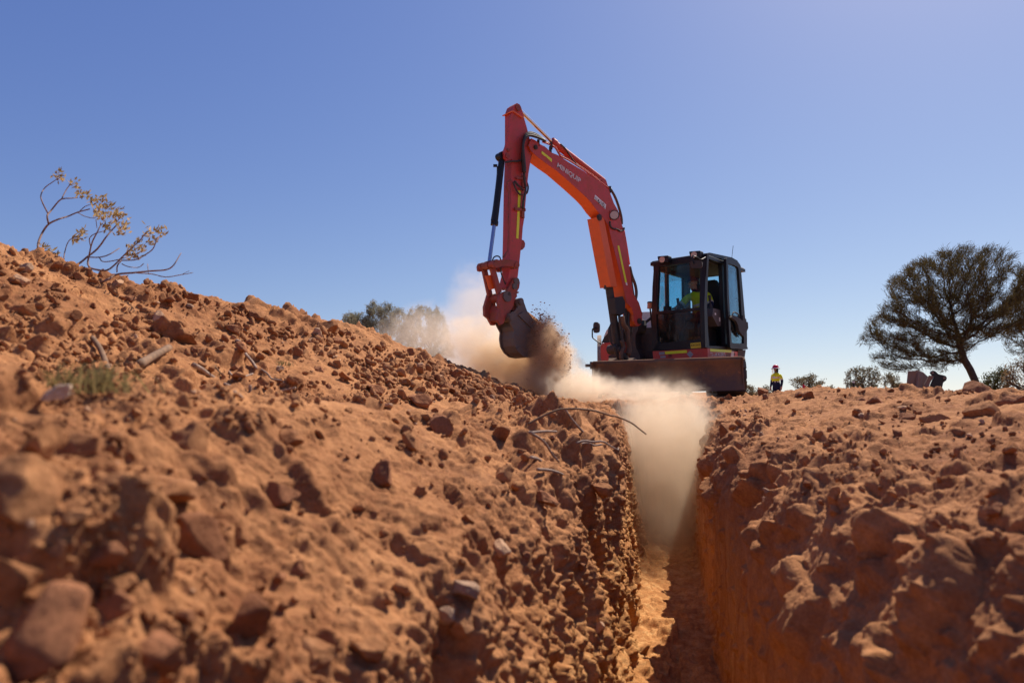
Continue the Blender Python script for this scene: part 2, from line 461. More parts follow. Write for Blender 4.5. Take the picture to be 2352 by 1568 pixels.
smooth_bank = 1 - 0.88 * _sm * sstep(0.16, 0.02, fbm(q * np.array([3.2, 3.2, 3.2], np.float32) + 9, 3, 6))
disp += 0.10 * fbm(q * 2.0, 4, 1) * (1 - 0.6 * rwall)
disp += 0.05 * fbm(q * 9.0, 4, 2) * (1 - 0.55 * rwall)
A = (1 - 0.93 * rwall) * (1 - 0.85 * floor_m)
As = A * (1 - 0.8 * lwall) * (0.32 + 0.68 * sstep(-0.10, 0.14, fbm(q * 4.3 + 71, 3, 51)))      # crumbs gather in patches
coarse = sstep(1.5, 0.8, ss) * (uu < 0.1) * (1 - wall)
disp += lumps(q + warp, 0.30, 0.16, 21, 0.7) * 0.55 * (1 - wall) * (0.35 + 0.65 * heapm + 0.45 * bank) * mask_l
disp += lumps(q + warp * 0.5, 0.20, 0.34, 27, 0.85) * 0.75 * coarse + 0.06 * coarse * fbm(q * 6, 3, 28)
disp += (lumps(q + warp, 0.36, 0.30, 29, 0.8) * 0.6 - lumps(q + warp, 0.26, 0.26, 61, 0.8) * 0.7) * coarse
rim = sstep(1.9, 2.6, ss) * (1 - sstep(4.5, 6.5, ss)) * sstep(-1.35, -1.05, uu) * (uu < 0.1) * (1 - 0.7 * lwall)
disp += (lumps(q + warp * 0.6, 0.19, 0.34, 62, 0.9) * 0.8 - lumps(q + warp, 0.17, 0.22, 63, 0.8) * 0.5) * rim
rbank = (uu > 0.40) * sstep(1.9, 1.3, uu) * (1 - rwall)
disp += (lumps(q + warp * 0.6, 0.22, 0.30, 65, 0.85) * 0.62 - lumps(q + warp, 0.18, 0.20, 66, 0.8) * 0.45) * rbank * sstep(4.5, 2.5, ss)
disp += lumps(q + warp2, 0.055, 0.10, 67, 0.9) * 0.8 * rwall
disp -= lwall * lumps(q * np.array([1, 1, 0.6], np.float32) + warp * 0.5, 0.16, 0.34, 64, 0.9) * 0.8
disp += lumps(q + warp * 0.5 + warp2, 0.15, 0.24, 22, 0.8) * 0.75 * A * (1 - 0.85 * lwall) * (0.25 + 0.75 * mask_l) * smooth_bank
disp += lumps(q + warp2, 0.075, 0.27, 23, 0.9) * 0.85 * A * (1 - 0.8 * lwall) * (0.2 + 0.8 * mask_l) * smooth_bank
disp += lumps(q + warp2 * 0.6, 0.036, 0.34, 24, 0.95) * 0.9 * (As * smooth_bank + 0.35 * floor_m) * (1 - 0.5 * coarse)
sub = rr_ < 6
e5 = np.zeros(len(q), np.float32); e5[sub] = lumps(q[sub] + warp2[sub] * 0.4, 0.018, 0.40, 25, 1.0)
disp += e5 * 0.85 * (As + 0.5 * floor_m) * (1 - 0.6 * coarse)
disp += 0.022 * fbm(q * 30, 3, 3, 0.6) * (1 - 0.5 * rwall) + 0.05 * floor_m * fbm(q * 6, 3, 8)
# ragged lower left wall, scraped right wall
st = q * np.array([9, 9, 2.2], np.float32)
disp += lwall * (0.10 * fbm(q * 2.6, 3, 35) - 0.03 * sstep(-0.9, -1.4, cz) + 0.13 * fbm(st, 5, 31, 0.62) + 0.05 * np.abs(fbm(q * 22, 3, 32)) * 2 - 0.01)
disp += rwall * 0.045 * fbm(q * np.array([8, 8, 0.9], np.float32), 3, 33) + rwall * 0.012 * fbm(q * np.array([70, 70, 5], np.float32), 2, 34)
# lumps hanging over the right shoulder
sh = (uu > 0.1) * sstep(-0.02, -0.16, cz) * (1 - sstep(-0.45, -0.8, cz)) * inn
disp += sh * 0.9 * lumps(q + warp * 0.6, 0.17, 0.26, 41, 0.9)
# fade at the rim of the detailed area
disp *= 1 - sstep(12.5, 15, rr_)
# smoother driven strip between heap and bank
strip = 0.78 * sstep(-1.85, -1.5, uu) * (1 - sstep(-1.08, -0.92, uu)) * sstep(1.3, 2.0, ss) * (0.55 + 0.45 * sstep(-0.05, 0.08, fbm(q * 1.7 + 5, 2, 71))) + 0.35 * sstep(0.95, 1.2, uu) * (ss > 2.5) * (1 - sstep(1.6, 2.0, uu))
disp *= 1 - strip
pf2 = pf.copy(); pf2[near] += (nf[near] * disp[:, None]).astype(np.float32)
PG = pf2.reshape(nr, nc, 3)
idx = np.arange(nr * nc).reshape(nr, nc)
F = np.stack([idx[:-1, :-1], idx[:-1, 1:], idx[1:, 1:], idx[1:, :-1]], -1).reshape(-1, 4)
M_SOIL = soil_mat("red_soil")
ground = np_mesh("ground", pf2, F, M_SOIL, smooth=True)
tag(ground, kind='structure')
NG = grid_normals(PG)

# screen map of the surface: where a sight line from the photograph meets the ground
_cp, _sp = math.cos(PITCH), math.sin(PITCH)
def project(p):
    d = p - np.array([0, 0, CAM_H]); y = d[..., 1] * _cp + d[..., 2] * _sp; v = -d[..., 1] * _sp + d[..., 2] * _cp
    y = np.where(np.abs(y) < 1e-6, 1e-6, y)
    return 1176 + 1568 * d[..., 0] / y, 784 - 1568 * v / y, y
_px, _py, _pd = project(pf2.astype(np.float64))
_vis = (_pd > 0.15) & (_px > -150) & (_px < 2500) & (_py > 300) & (_py < 1750)
_vi = np.where(_vis)[0]
CELL = 5
_cx = ((_px[_vi] + 150) / CELL).astype(int); _cy = ((_py[_vi] - 300) / CELL).astype(int)
GW, GH = 2650 // CELL + 1, 1450 // CELL + 1
_ord = np.argsort(-_pd[_vi])
ZMAP = np.full(GW * GH, -1, np.int64); ZMAP[(_cy * GW + _cx)[_ord]] = _vi[_ord]
def surf(x, y):
    """Ground point and normal seen at photo point (x, y)."""
    cx, cy_ = int((x + 150) / CELL), int((y - 300) / CELL)
    for rad in range(0, 9):
        best = None
        for a in range(-rad, rad + 1):
            for b in range(-rad, rad + 1):
                X, Yc = cx + a, cy_ + b
                if 0 <= X < GW and 0 <= Yc < GH:
                    k = ZMAP[Yc * GW + X]
                    if k >= 0 and (best is None or _pd[k] < _pd[best]): best = k
        if best is not None:
            return Vector(pf2[best].tolist()), Vector(NG.reshape(-1, 3)[best].tolist())
    return at(x, y, 6.0), Vector((0, 0, 1))
def ground_z(X, Y):
    s = X * TV[0] + Y * TV[1]; u = X * NV[0] + Y * NV[1]
    return float(base_ground(np.array(s), np.array(u)))
# ================================================================ clods, stones, twigs on the ground
def ico(sub):
    bm = BM(); bmesh.ops.create_icosphere(bm, subdivisions=sub, radius=1.0)
    v = np.array([x.co[:] for x in bm.verts], 'f'); f = np.array([[x.index for x in p.verts] for p in bm.faces], 'i'); bm.free(); return v, f
def clod_shape(seed, sub=3, cuts=11, rough=0.20):
    r = np.random.RandomState(seed); v, f = ico(sub); v = v.copy()
    for _ in range(cuts):
        n = r.normal(size=3); n /= np.linalg.norm(n); d = r.uniform(0.40, 0.82)
        k = v @ n; over = k > d
        v[over] -= np.outer(k[over] - d, n).astype('f')
    o = r.uniform(-50, 50, 3).astype('f')
    v = v * (1 + rough * 1.5 * fbm(v * 1.6 + o, 3, seed)[:, None] + rough * 1.3 * fbm(v * 4.5 + o, 4, seed + 9)[:, None])
    v = v * r.uniform([0.8, 0.62, 0.5], [1.15, 0.95, 0.8]); return v.astype('f'), f
M_CLOD = soil_mat("clod_soil", dark=(0.215, 0.082, 0.034), light=(0.43, 0.20, 0.085), ochre=False, pale=0.4, bump=0.5)
M_PALE = soil_mat("pale_stone", dark=(0.42, 0.225, 0.125), light=(0.57, 0.36, 0.22), ochre=False, pale=0.2, bump=0.4)
M_DKCLOD = soil_mat("dark_clod", dark=(0.20, 0.078, 0.035), light=(0.34, 0.145, 0.07), ochre=False, pale=0.1, bump=0.5)
M_GREYST = soil_mat("grey_stone", dark=(0.26, 0.15, 0.095), light=(0.42, 0.27, 0.175), ochre=False, pale=0.3, bump=0.4)
CLODS = {}
M_WHST = soil_mat("whitish_stone", dark=(0.48, 0.33, 0.22), light=(0.66, 0.50, 0.36), ochre=False, pale=0.1, bump=0.4)
for mname, mm in (('w', M_WHST), ('c', M_CLOD), ('p', M_PALE), ('d', M_DKCLOD), ('g', M_GREYST)):
    for k in range(7):
        v, f = clod_shape(100 + k, 4)
        o = np_mesh("clod", v, f, mm, smooth=True); CLODS[mname, k] = o.data; bpy.data.objects.remove(o)
rr = random.Random(3)
def put_clod(x, y, px, m, label, group=None, name='clod', squash=(1, 1, 1), sink=0.30, k=None, rot=None, depth=None):
    p, n = surf(x, y)
    d = (p - CAMP).y
    s = 0.5 * px * d / 1568.0
    o = bpy.data.objects.new(name, CLODS[m, rr.randrange(7) if k is None else k]); COL.objects.link(o)
    o.scale = (s * squash[0] * 1.05, s * squash[1] * 1.05, s * squash[2] * 1.15)
    o.rotation_euler = rot or (rr.uniform(-0.5, 0.5), rr.uniform(-0.5, 0.5), rr.uniform(0, 6.28))
    o.location = p + n * s * 0.6 * (1 - sink) - Vector((0, 0, s * 0.15))
    return tag(o, label, 'clod' if name == 'clod' else 'stone', group)
NAMED = [
 (45,645,46,'p','pinkish pale stone near the left end of the heap crest, beside the shrub','stone'),
 (42,618,40,'g','greyish flat stone on the heap crest above the pinkish stone','stone'),
 (189,640,42,'c','tan rounded clod on the crest just under the uprooted shrub','clod'),
 (273,654,36,'p','small pale stone on the crest at the tip of the uprooted shrub','stone'),
 (342,693,62,'p','wide smooth pale tan stone high on the heap slope','stone'),
 (45,718,92,'c','big crumbly clod low on the heap at the photo edge','clod'),
 (353,752,78,'c','rough knobbly clod in the middle of the heap slope','clod'),
 (404,778,105,'c','broad lump of packed soil, the widest on the heap slope','clod'),
 (434,680,48,'d','dark clod poking above the crest beside the curled root','clod'),
 (418,657,15,'p','little pebble balanced on the crest line','stone'),
 (589,729,38,'c','blunt clod on the crest halfway down the heap','clod'),
 (735,752,66,'c','large flat-topped block breaking the crest line','clod'),
 (784,766,32,'c','round clod just behind the large flat-topped crest block','clod'),
 (773,782,30,'d','upright clod below the large flat-topped crest block','clod'),
 (678,812,46,'d','tall dark clod with a long shadow on the middle slope','clod'),
 (712,781,19,'p','white pebble high on the slope above the tall dark clod','stone'),
 (786,866,66,'d','long rib of stuck soil lying down the slope','clod'),
 (674,866,46,'c','tan clod low on the slope above the twig pile','clod'),
 (857,898,48,'d','square upright block standing at the foot of the heap','clod'),
 (1034,893,40,'d','square block at the heap foot nearest the dust','clod'),
 (952,924,64,'d','large dark block lying alone on the flat strip','clod'),
 (1056,853,34,'d','dark block perched on the crest beside the dust cloud','clod'),
 (1078,895,22,'c','small cube-like clod at the heap foot near the square block','clod'),
 (1146,902,34,'d','pointed dark clod at the trench edge of the flat strip','clod'),
 (1751,902,38,'d','wedge-shaped clod standing upright by the excavator track','clod'),
 (1833,908,26,'d','flat dark clod in front of the standing person','clod'),
 (2240,898,84,'d','big jagged dark clod on the near right bank below the tree','clod'),
 (2016,924,62,'d','lumpy dark clod on the right bank beside a second lump','clod'),
 (1978,915,34,'d','small peaked clod on the right bank leaning on a lumpy one','clod'),
 (2082,957,54,'d','rounded clod sunk in the right bank','clod'),
 (2147,962,100,'c','long flat clod lying across the right bank','clod'),
 (2258,950,88,'c','smooth pale-topped clod at the right of the bank','clod'),
 (2328,922,100,'d','dark overhanging clod at the photo edge on the right bank','clod'),
 (86,902,96,'w','whitish flat stone beside the grass tuft','stone'),
 (335,1140,250,'c','very long smooth clod in the blurred near left bank','clod'),
 (500,1235,170,'d','dark square-faced clod below the very long one','clod'),
 (248,1262,92,'d','reddish clod in the hollow of the near left bank','clod'),
 (282,1335,76,'c','small round clod in the hollow beneath the reddish one','clod'),
 (1066,1361,88,'g','pale grey rounded stone in the lower left bank','stone'),
 (1020,1402,74,'g','grey slab-like stone next to the pale grey rounded one','stone'),
 (1140,1250,58,'p','whitish stone jutting from the edge of the left bank','stone'),
 (872,1092,84,'d','upright clod casting a broad shadow on the left bank','clod'),
 (1002,983,78,'d','blocky dark clod on the rim of the left bank','clod'),
 (1246,1136,62,'d','round dark clod under the roots in the left bank','clod'),
 (1151,1000,56,'c','clod on the trench rim below the flat strip','clod'),
 (820,1484,92,'c','blunt clod at the bottom of the picture on the left bank','clod'),
]
SQ = {(335,1140):(1.2,.55,.55),(786,866):(1.3,.4,.4),(342,693):(1.2,.8,.7),(404,778):(1.2,.8,.7),(86,902):(1.3,.7,.45),(2147,962):(1.2,.6,.5),(1020,1402):(.5,1.1,1)}
for x, y, px, m, lab, nm in NAMED:
    put_clod(x, y, px, m, lab, None, nm, SQ.get((x, y), (1, 1, 1)), k=None, sink=-0.5 if px == 96 else (0.75 if x > 1900 else 0.30))
for x, y, px in ((60,1130,200),(120,1430,260),(330,1480,190),(640,1135,110),(560,1420,150),(705,1505,130),(30,1300,180),(420,1010,130),(650,1012,80),(185,1040,150),(90,1010,110),(250,1400,120)):
    put_clod(x, y, px, rr.choice('cdc'), 'large out-of-focus clod in the near left bank', 'large clods in the near left bank', sink=0.55)
ZONES = [   # count, region, sizes, group, label
 (120, lambda r: (r.uniform(0, 1150), r.random()), (16, 42), 'loose clods on the spoil heap', 'loose rust-brown clod, one of the many strewn over the spoil heap slope', 'heap'),
 (40, lambda r: (r.uniform(150, 1350), r.uniform(912, 965)), (14, 36), 'clods on the flat strip', 'loose clod lying on the flat strip between spoil heap and trench', 'any'),
 (52, lambda r: (r.uniform(0, 1420), r.uniform(960, 1500)), (24, 70), 'clods on the left bank', 'clod half sunk in the sloping left bank of the trench', 'any'),
 (44, lambda r: (r.uniform(1640, 2352), r.uniform(890, 1200)), (16, 52), 'clods on the right bank', 'clod lying on the right bank of the trench', 'any'),
]
HX = [0, 150, 300, 400, 500, 700, 775, 900, 1080, 1240]; HY = [575, 605, 632, 660, 692, 742, 750, 790, 862, 912]
for cnt, fn, (s0, s1), grp, lab, kind in ZONES:
    for i in range(cnt):
        x, t = fn(rr)
        if kind == 'heap':
            top = float(np.interp(x, HX, HY)); y = top + 4 + t * (915 - top)
        else: y = t
        sz = s0 + (s1 - s0) * rr.random() ** 2.2
        m = rr.choices('cdpg', (6, 3, 1, 0.4))[0]
        put_clod(x, y, sz, m, lab, grp, sink=0.4)
# small loose rubble: far too many to count, one mass
def scatter(n, seed, px_rng, region, mat, name, sub=1):
    r = np.random.RandomState(seed); V = []; Fc = []; base = 0
    shapes = [clod_shape(300 + k, sub, 5, 0.25) for k in range(8)]
    cand = np.array([region(r) for _ in range(n)], 'f')
    keep = 0.10 + 0.90 * sstep(0.36, 0.66, vnoise(np.stack([cand[:, 0] / 95, cand[:, 1] / 60, np.full(n, seed, 'f')], -1), 60 + seed)) > r.rand(n)
    for i in np.where(keep)[0]:
        x, y = cand[i]
        p, nn = surf(x, y)
        d = p.y
        if d > 13 or d < 0.5: continue
        s = 0.5 * (px_rng[0] + (px_rng[1] - px_rng[0]) * r.rand() ** 3.6) * d / 1568
        v, f = shapes[r.randint(8)]
        a, b, c = r.uniform(0, 6.28, 3)
        Rm = np.array(Matrix.Rotation(a, 3, 'X') @ Matrix.Rotation(b, 3, 'Y') @ Matrix.Rotation(c, 3, 'Z'))
        j = np.array(p) + np.array(nn) * s * 0.15 + np.array([r.uniform(-1, 1), r.uniform(-1, 1), 0]) * 0.004 * d / 4
        V.append((v * s) @ Rm.T + j); Fc.append(f + base); base += len(v)
    return tag(np_mesh(name, np.concatenate(V), np.concatenate(Fc), mat, smooth=False), kind='stuff')
def reg_heap(r):
    x = r.uniform(-40, 1230); top = np.interp(x, HX, HY); return x, top - 2 + (925 - top) * r.rand()
def reg_near(r):
    if r.rand() < 0.8:
        x, y = r.uniform(0, 1440), r.uniform(950, 1560)
        if 480 < x < 1150 and 1060 < y < 1460 and r.rand() < 0.8: x = r.uniform(0, 480)
        if x > 1300 - (y - 938) * 0.6: x = r.uniform(0, 700)
        return x, y
    x = r.uniform(1680, 2352); return x, r.uniform(940, 990 + (x - 1680) * 0.42)
def reg_low(r):
    if r.rand() < 0.5: return r.uniform(0, 1400), 905 + 75 * r.rand() ** 1.3
    if r.rand() < 0.5: return r.uniform(1630, 2352), 890 + 160 * r.rand()
    return reg_near(r)
scatter(4600, 5, (4, 30), reg_heap, M_CLOD, "loose_rubble", 2)
scatter(1700, 6, (4, 22), reg_low, M_CLOD, "loose_rubble", 2)
scatter(1500, 7, (8, 40), reg_near, M_CLOD, "loose_rubble", 2)
scatter(500, 8, (4, 13), lambda r: reg_heap(r) if r.rand() < 0.6 else reg_low(r), M_PALE, "pale_grit", 2)

# ---------------------------------------------------------------- sticks and roots
def wood(name, col, col2, scale=30):
    m, nt, b = new_mat(name); v = coords(nt); n = noise_tex(nt, scale, 5, 0.6, v)
    nt.links.new(ramp(nt, n.outputs['Fac'], [(0.3, col), (0.7, col2)]).outputs[0], b.inputs['Base Color']); b.inputs['Roughness'].default_value = 0.85; return m
M_TWIG = wood("dry_twig", (0.17, 0.10, 0.07), (0.38, 0.27, 0.20))
M_STICK = wood("brown_stick", (0.10, 0.055, 0.03), (0.26, 0.14, 0.07))
M_BARK = wood("dark_bark", (0.028, 0.020, 0.017), (0.075, 0.052, 0.042), 14)
M_STEM = wood("red_brown_stem", (0.13, 0.066, 0.05), (0.28, 0.16, 0.12))
def place_line(zf, pts, lift=0.015):
    """Lay a traced stick on the ground: it follows the ground's distance smoothly."""
    q = [zf(*p) for p in pts]; n = len(q)
    ds = [surf(*p)[0].y for p in q]; far = max(ds)
    if zf is zr: line = [ds[0] + 0.15 * i / max(1, n - 1) for i in range(n)]
    else:                                                 # ignore points where a nearer hump hides the stick's foot
        ok = [i for i in range(n) if ds[i] > 0.8 * far]
        c = np.polyfit([q[i][1] for i in ok], [ds[i] for i in ok], 1) if len(ok) > 2 else (0, sum(ds[i] for i in ok) / len(ok))
        lo, hi = min(ds[i] for i in ok), far
        line = [min(hi, max(lo - 0.25, c[0] * p[1] + c[1])) for p in q]
    return [at(x, y, line[i] - lift) for i, (x, y) in enumerate(q)]
zt = lambda x, y: (344.5 + x / 5.12, 746.5 + y / 5.12)
zr = lambda x, y: (1148.4 + x / 5.852, 895.8 + y / 5.852)
zo = lambda x, y: (x, y)
def stick(zf, lines, name, label, cat, mat, group=None, lift=0.015):
    bm = BM()
    for pts, r0, r1 in lines:
        P = place_line(zf, pts, lift); a_tube(bm, P, r0, 8, 5, r1)
    return tag(part(name, bm, mat, None, True), label, cat, group)
stick(zt, [([(510,465),(600,515),(700,590),(870,690),(1000,770),(1150,850),(1300,852),(1500,790),(1710,735)], .013, .005), ([(870,690),(960,720),(1010,745)], .007, .004), ([(980,785),(1040,820),(1080,850)], .006, .004)],
      'stick', 'long forked stick curving up at its end, lying at the foot of the heap', 'stick', M_TWIG)
stick(zt, [([(1015,185),(1060,205),(1085,270),(1130,350),(1200,430),(1250,510)], .012, .008), ([(1230,470),(1380,570),(1430,630),(1560,660),(1640,760),(1720,840),(1800,900)], .006, .003)],
      'stick', 'pale knotted twig trailing down the heap slope', 'stick', M_TWIG)
stick(zt, [([(1075,500),(1055,560),(1065,612),(1120,600),(1210,570)], .006, .004), ([(1065,612),(1040,640)], .006, .005)], 'stick', 'small pale V-shaped twig among the clods', 'stick', M_TWIG)
stick(zt, [([(1176,705),(1178,790),(1160,885)], .008, .006)], 'stick', 'short white upright twig crossing the long forked stick', 'stick', M_TWIG)
stick(zt, [([(755,480),(800,530),(860,595)], .005, .003), ([(750,480),(748,590)], .006, .006)], 'stick', 'thin broken twig above the long forked stick', 'stick', M_STICK)
stick(zt, [([(930,545),(1000,630),(1080,690),(1140,740)], .005, .003)], 'stick', 'fine bent twig between the forked stick and the V-shaped twig', 'stick', M_TWIG)
stick(zo, [([(318,838),(345,822),(388,798)], .019, .016)], 'stick', 'thick brown broken log end sticking out of the heap', 'log', M_STICK)
stick(zo, [([(212,775),(232,805),(248,848),(258,868)], .010, .012)], 'stick', 'dark bare branch leaning down the heap beside the log end', 'stick', M_STICK)
stick(zr, [([(378,458),(480,400),(600,338),(720,285),(820,258),(1000,250),(1150,262),(1300,285),(1500,345),(1560,352),(1750,430),(1860,510),(1965,592)], .007, .004)], 'root', 'long dark root arching out over the trench from the left bank', 'root', M_STICK, None, 0.06)
stick(zr, [([(875,262),(950,375),(1040,480),(1150,590),(1270,672)], .008, .006)], 'root', 'straight root hanging down under the arching one', 'root', M_TWIG, None, 0.05)
stick(zr, [([(950,778),(1040,745),(1130,712),(1200,712),(1270,742),(1370,728)], .007, .005), ([(1030,712),(1130,682),(1250,695),(1380,690),(1480,748),(1580,802),(1590,775)], .007, .004)], 'root', 'pale double-stranded root with a hooked tip at the trench edge', 'root', M_TWIG, None, 0.05)
stick(zr, [([(400,572),(600,552),(760,555)], .007, .005)], 'root', 'short level root in the left bank beside the arching root', 'root', M_TWIG, None, 0.05)
stick(zr, [([(390,560),(560,665),(640,760),(700,860),(790,960)], .007, .005)], 'root', 'sagging root running down the left bank', 'root', M_TWIG, None, 0.05)
stick(zr, [([(410,900),(520,930),(600,1000),(660,1060)], .008, .005), ([(500,1065),(640,1070),(760,1095),(850,1130)], .007, .004)], 'root', 'lowest forked root in the left bank', 'root', M_TWIG, None, 0.05)

# ---------------------------------------------------------------- uprooted shrub on the heap, grass tuft
def leaf_mat(name, c1, c2, trans=0.35):
    m = bpy.data.materials.new(name); m.use_nodes = True; nt = m.node_tree; nt.nodes.clear()
    out = nt.nodes.new("ShaderNodeOutputMaterial"); g = geo_pos(nt)
    col = ramp(nt, noise_tex(nt, 9.0, 3, 0.6, g.outputs['Position']).outputs['Fac'], [(0.35, c1), (0.65, c2)]).outputs[0]
    rnd = ramp(nt, g.outputs['Random Per Island'], [(0, (0.7, 0.7, 0.7)), (1, (1.3, 1.3, 1.3))]).outputs[0]
    col = mixc(nt, 1.0, col, rnd, 'MULTIPLY')
    d = nt.nodes.new("ShaderNodeBsdfDiffuse"); t = nt.nodes.new("ShaderNodeBsdfTranslucent")
    nt.links.new(col, d.inputs[0]); nt.links.new(col, t.inputs[0])
    mx = nt.nodes.new("ShaderNodeMixShader"); mx.inputs[0].default_value = trans
    nt.links.new(d.outputs[0], mx.inputs[1]); nt.links.new(t.outputs[0], mx.inputs[2]); nt.links.new(mx.outputs[0], out.inputs[0]); return m
M_DRYLEAF = leaf_mat("olive_brown_leaf", (0.27, 0.18, 0.07), (0.52, 0.38, 0.19), 0.4)
zs = lambda x, y: (x / 3.593, 367.5 + y / 3.593)
SHD = 4.05
shrub = tag(empty('uprooted_shrub', at(*zs(560, 880), SHD)), 'uprooted shrub with bent stems and olive brown leaves lying on the heap crest', 'shrub')
BR = [
 ([(340,780),(320,745),(315,690),(350,600),(400,530),(480,490),(560,465),(640,432),(740,405)], .016, .005, 0),
 ([(400,525),(390,460),(420,420),(480,345),(520,320),(600,315),(640,310)], .012, .004, .02), ([(510,320),(545,250),(580,200),(592,178)], .008, .003, .04),
 ([(395,440),(350,350),(338,290),(370,230),(430,185),(482,150)], .009, .003, -.05), ([(640,432),(700,465),(770,480),(792,470)], .006, .003, .05), ([(660,420),(700,385),(745,368)], .006, .003, 0),
 ([(340,780),(420,860),(560,862),(640,860),(720,800),(790,745),(830,700),(880,630),(950,550),(990,510)], .017, .005, .05),
 ([(735,785),(760,680),(800,600),(830,540),(850,520)], .010, .004, .0), ([(750,720),(738,650),(780,610),(860,585)], .007, .003, .08), ([(530,860),(530,780),(560,680),(600,645),(642,638)], .007, .003, -.1),
 ([(720,800),(820,802),(900,780),(985,728)], .009, .004, .0), ([(800,560),(793,500)], .004, .003, .02),
 ([(740,890),(800,905),(880,910),(940,870),(1000,810),(1050,760),(1090,720),(1150,670),(1180,630),(1210,602)], .013, .004, -.05),
 ([(820,805),(850,838),(940,830),(1050,800)], .007, .004, -.05), ([(1000,828),(1120,822),(1200,780),(1260,735),(1290,670),(1312,630)], .008, .004, -.08),
 ([(965,925),(970,870),(1005,825)], .008, .006, -.05), ([(1005,857),(1060,880),(1140,886),(1186,855)], .006, .003, -.05),
 ([(560,1100),(700,1040),(860,1000),(960,945),(1100,930),(1250,915),(1370,905),(1430,870),(1480,790),(1495,768)], .018, .003, -.12),
 ([(1090,930),(1250,940),(1370,965),(1500,945),(1592,930)], .007, .003, -.12), ([(1225,940),(1218,858)], .004, .003, -.12), ([(1500,945),(1560,915)], .003, .002, -.12),
 ([(735,785),(725,850),(740,890)], .010, .009, .02),
]
bm = BM()
for pts, r0, r1, dy in BR:
    a_tube(bm, [at(*zs(x, y), SHD + dy + 0.05 * math.sin(i * 1.3 + x * .01)) for i, (x, y) in enumerate(pts)], r0 * 0.45, 7, 5, r1 * 0.7)
part('stem', bm, M_STEM, shrub, True)
def leaf_clump(V, Fc, p, n, spread, L, W, r, up=0.3, aim=None):
    for _ in range(n):
        c = p + Vector((r.gauss(0, 1), r.gauss(0, 1), r.gauss(0, 1))) * spread * 0.45
        d = Vector((r.gauss(0, 1), r.gauss(0, 1), r.gauss(0, 1) + up))
        if aim is not None: d = d * 0.6 + aim
        d.normalize(); s, t = frame_of(d); a = r.uniform(0, 6.28); w = s * math.cos(a) + t * math.sin(a)
        l = L * r.uniform(0.6, 1.2); b = len(V)
        V += [c, c + d * l * 0.45 + w * W * 0.5, c + d * l, c + d * l * 0.45 - w * W * 0.5]; Fc.append((b, b+1, b+2, b+3))
V, Fc = [], []; r_ = random.Random(11)
for x, y, s in ((480,130,60),(500,160,40),(605,205,45),(660,300,70),(700,270,45),(760,350,60),(820,330,60),(880,380,50),(800,440,70),(830,490,60),(900,510,70),(960,450,60),(1000,460,45),(1000,530,60),(980,600,50),(1020,580,45),(880,560,50),(850,420,60),(920,470,50),(640,630,60),(680,610,45),(620,660,35),(1220,600,60),(1325,610,55),(1320,580,40),(1130,690,60),(1080,740,50),(1160,750,45),(1230,690,30),(1060,790,40),(1110,780,40),(410,780,60),(450,810,60),(320,800,50),(360,800,60),(480,830,40),(355,720,25),(1280,660,30)):
    leaf_clump(V, Fc, at(*zs(x, y), SHD + r_.uniform(-.08, .08)), int(9 + s * 0.2), s / 3.593 * SHD / 1568 * 0.9, 0.036, 0.013, r_, 0.35, Vector((0.5, -0.1, 0.35)))
np_mesh('foliage', np.array([v[:] for v in V]), np.array(Fc), M_DRYLEAF, False, shrub)
M_GRASS = leaf_mat("dry_grass", (0.15, 0.12, 0.05), (0.32, 0.25, 0.11), 0.3)
def tuft(x, y, n, L, label):
    p, _ = surf(x, y); V, Fc = [], []; r = random.Random(int(x))
    for _ in range(n):
        c = p + Vector((r.gauss(0, 1) * L * .45, r.gauss(0, 1) * L * .45, -0.01)); d = Vector((r.gauss(0, .6), r.gauss(0, .6), 1)).normalized(); w = Vector((1, 0, 0)) * 0.0022; l = L * r.uniform(.5, 1.1); b = len(V)
        m_ = c + d * l * .6; e = c + d * l + Vector((d.x, d.y, -.3)) * l * .35
        V += [c - w, c + w, m_ + w * .8, m_ - w * .8, e]; Fc += [(b, b+1, b+2, b+3), (b+3, b+2, b+4, b+4)]
    bm = BM(); vs = [bm.verts.new(v) for v in V]
    for f in Fc:
        try: bm.faces.new([vs[i] for i in dict.fromkeys(f)])
        except ValueError: pass
    tag(part('grass_tuft', bm, M_GRASS), label, 'grass')
tuft(212, 893, 150, 0.085, 'olive dry grass tuft at the foot of the heap beside the whitish stone')
tuft(645, 838, 40, 0.05, 'tiny green weed growing on the middle of the heap slope')
# ================================================================ excavator
def _z(x0, y0, k):
    return lambda x, y: ((x0 + x / k) / 1.7415, (y0 + y / k) / 1.7415)
Z1 = _z(1850, 380, 2.904); Z2 = _z(1850, 900, 2.904); Z3 = _z(2300, 940, 2.306); Z5 = _z(2560, 960, 3.016)
Z6 = _z(2350, 1200, 3.92); Z7 = _z(2340, 1380, 3.36); Z8 = _z(2560, 1330, 5.345)
def ZL(z, *pts): return [z(x, y) for x, y in pts]

M_RED = paint("red_paint", (0.56, 0.045, 0.034), rough=0.40, dirt=0.55, dirtcol=(0.30, 0.10, 0.055), chips=0.5, chipcol=(0.10, 0.035, 0.025))
M_ORANGE = paint("orange_paint_and_bounce", (0.80, 0.12, 0.014), rough=0.42, dirt=0.22, dirtcol=(0.36, 0.12, 0.05), chips=0.2, chipcol=(0.12, 0.04, 0.02))  # plate colour; on the boom's underside it stands in for ground bounce light
M_STEEL = paint("worn_steel", (0.115, 0.098, 0.092), rough=0.5, dirt=0.55, metallic=0.25, dirtcol=(0.22, 0.105, 0.055), chips=0.3, chipcol=(0.16, 0.08, 0.05), bump=0.15)
M_RUST = paint("rusty_steel", (0.095, 0.052, 0.035), rough=0.6, dirt=0.9, metallic=0.15, dirtcol=(0.24, 0.115, 0.058), chips=0.7, chipcol=(0.26, 0.11, 0.05), bump=0.2, scale=4)
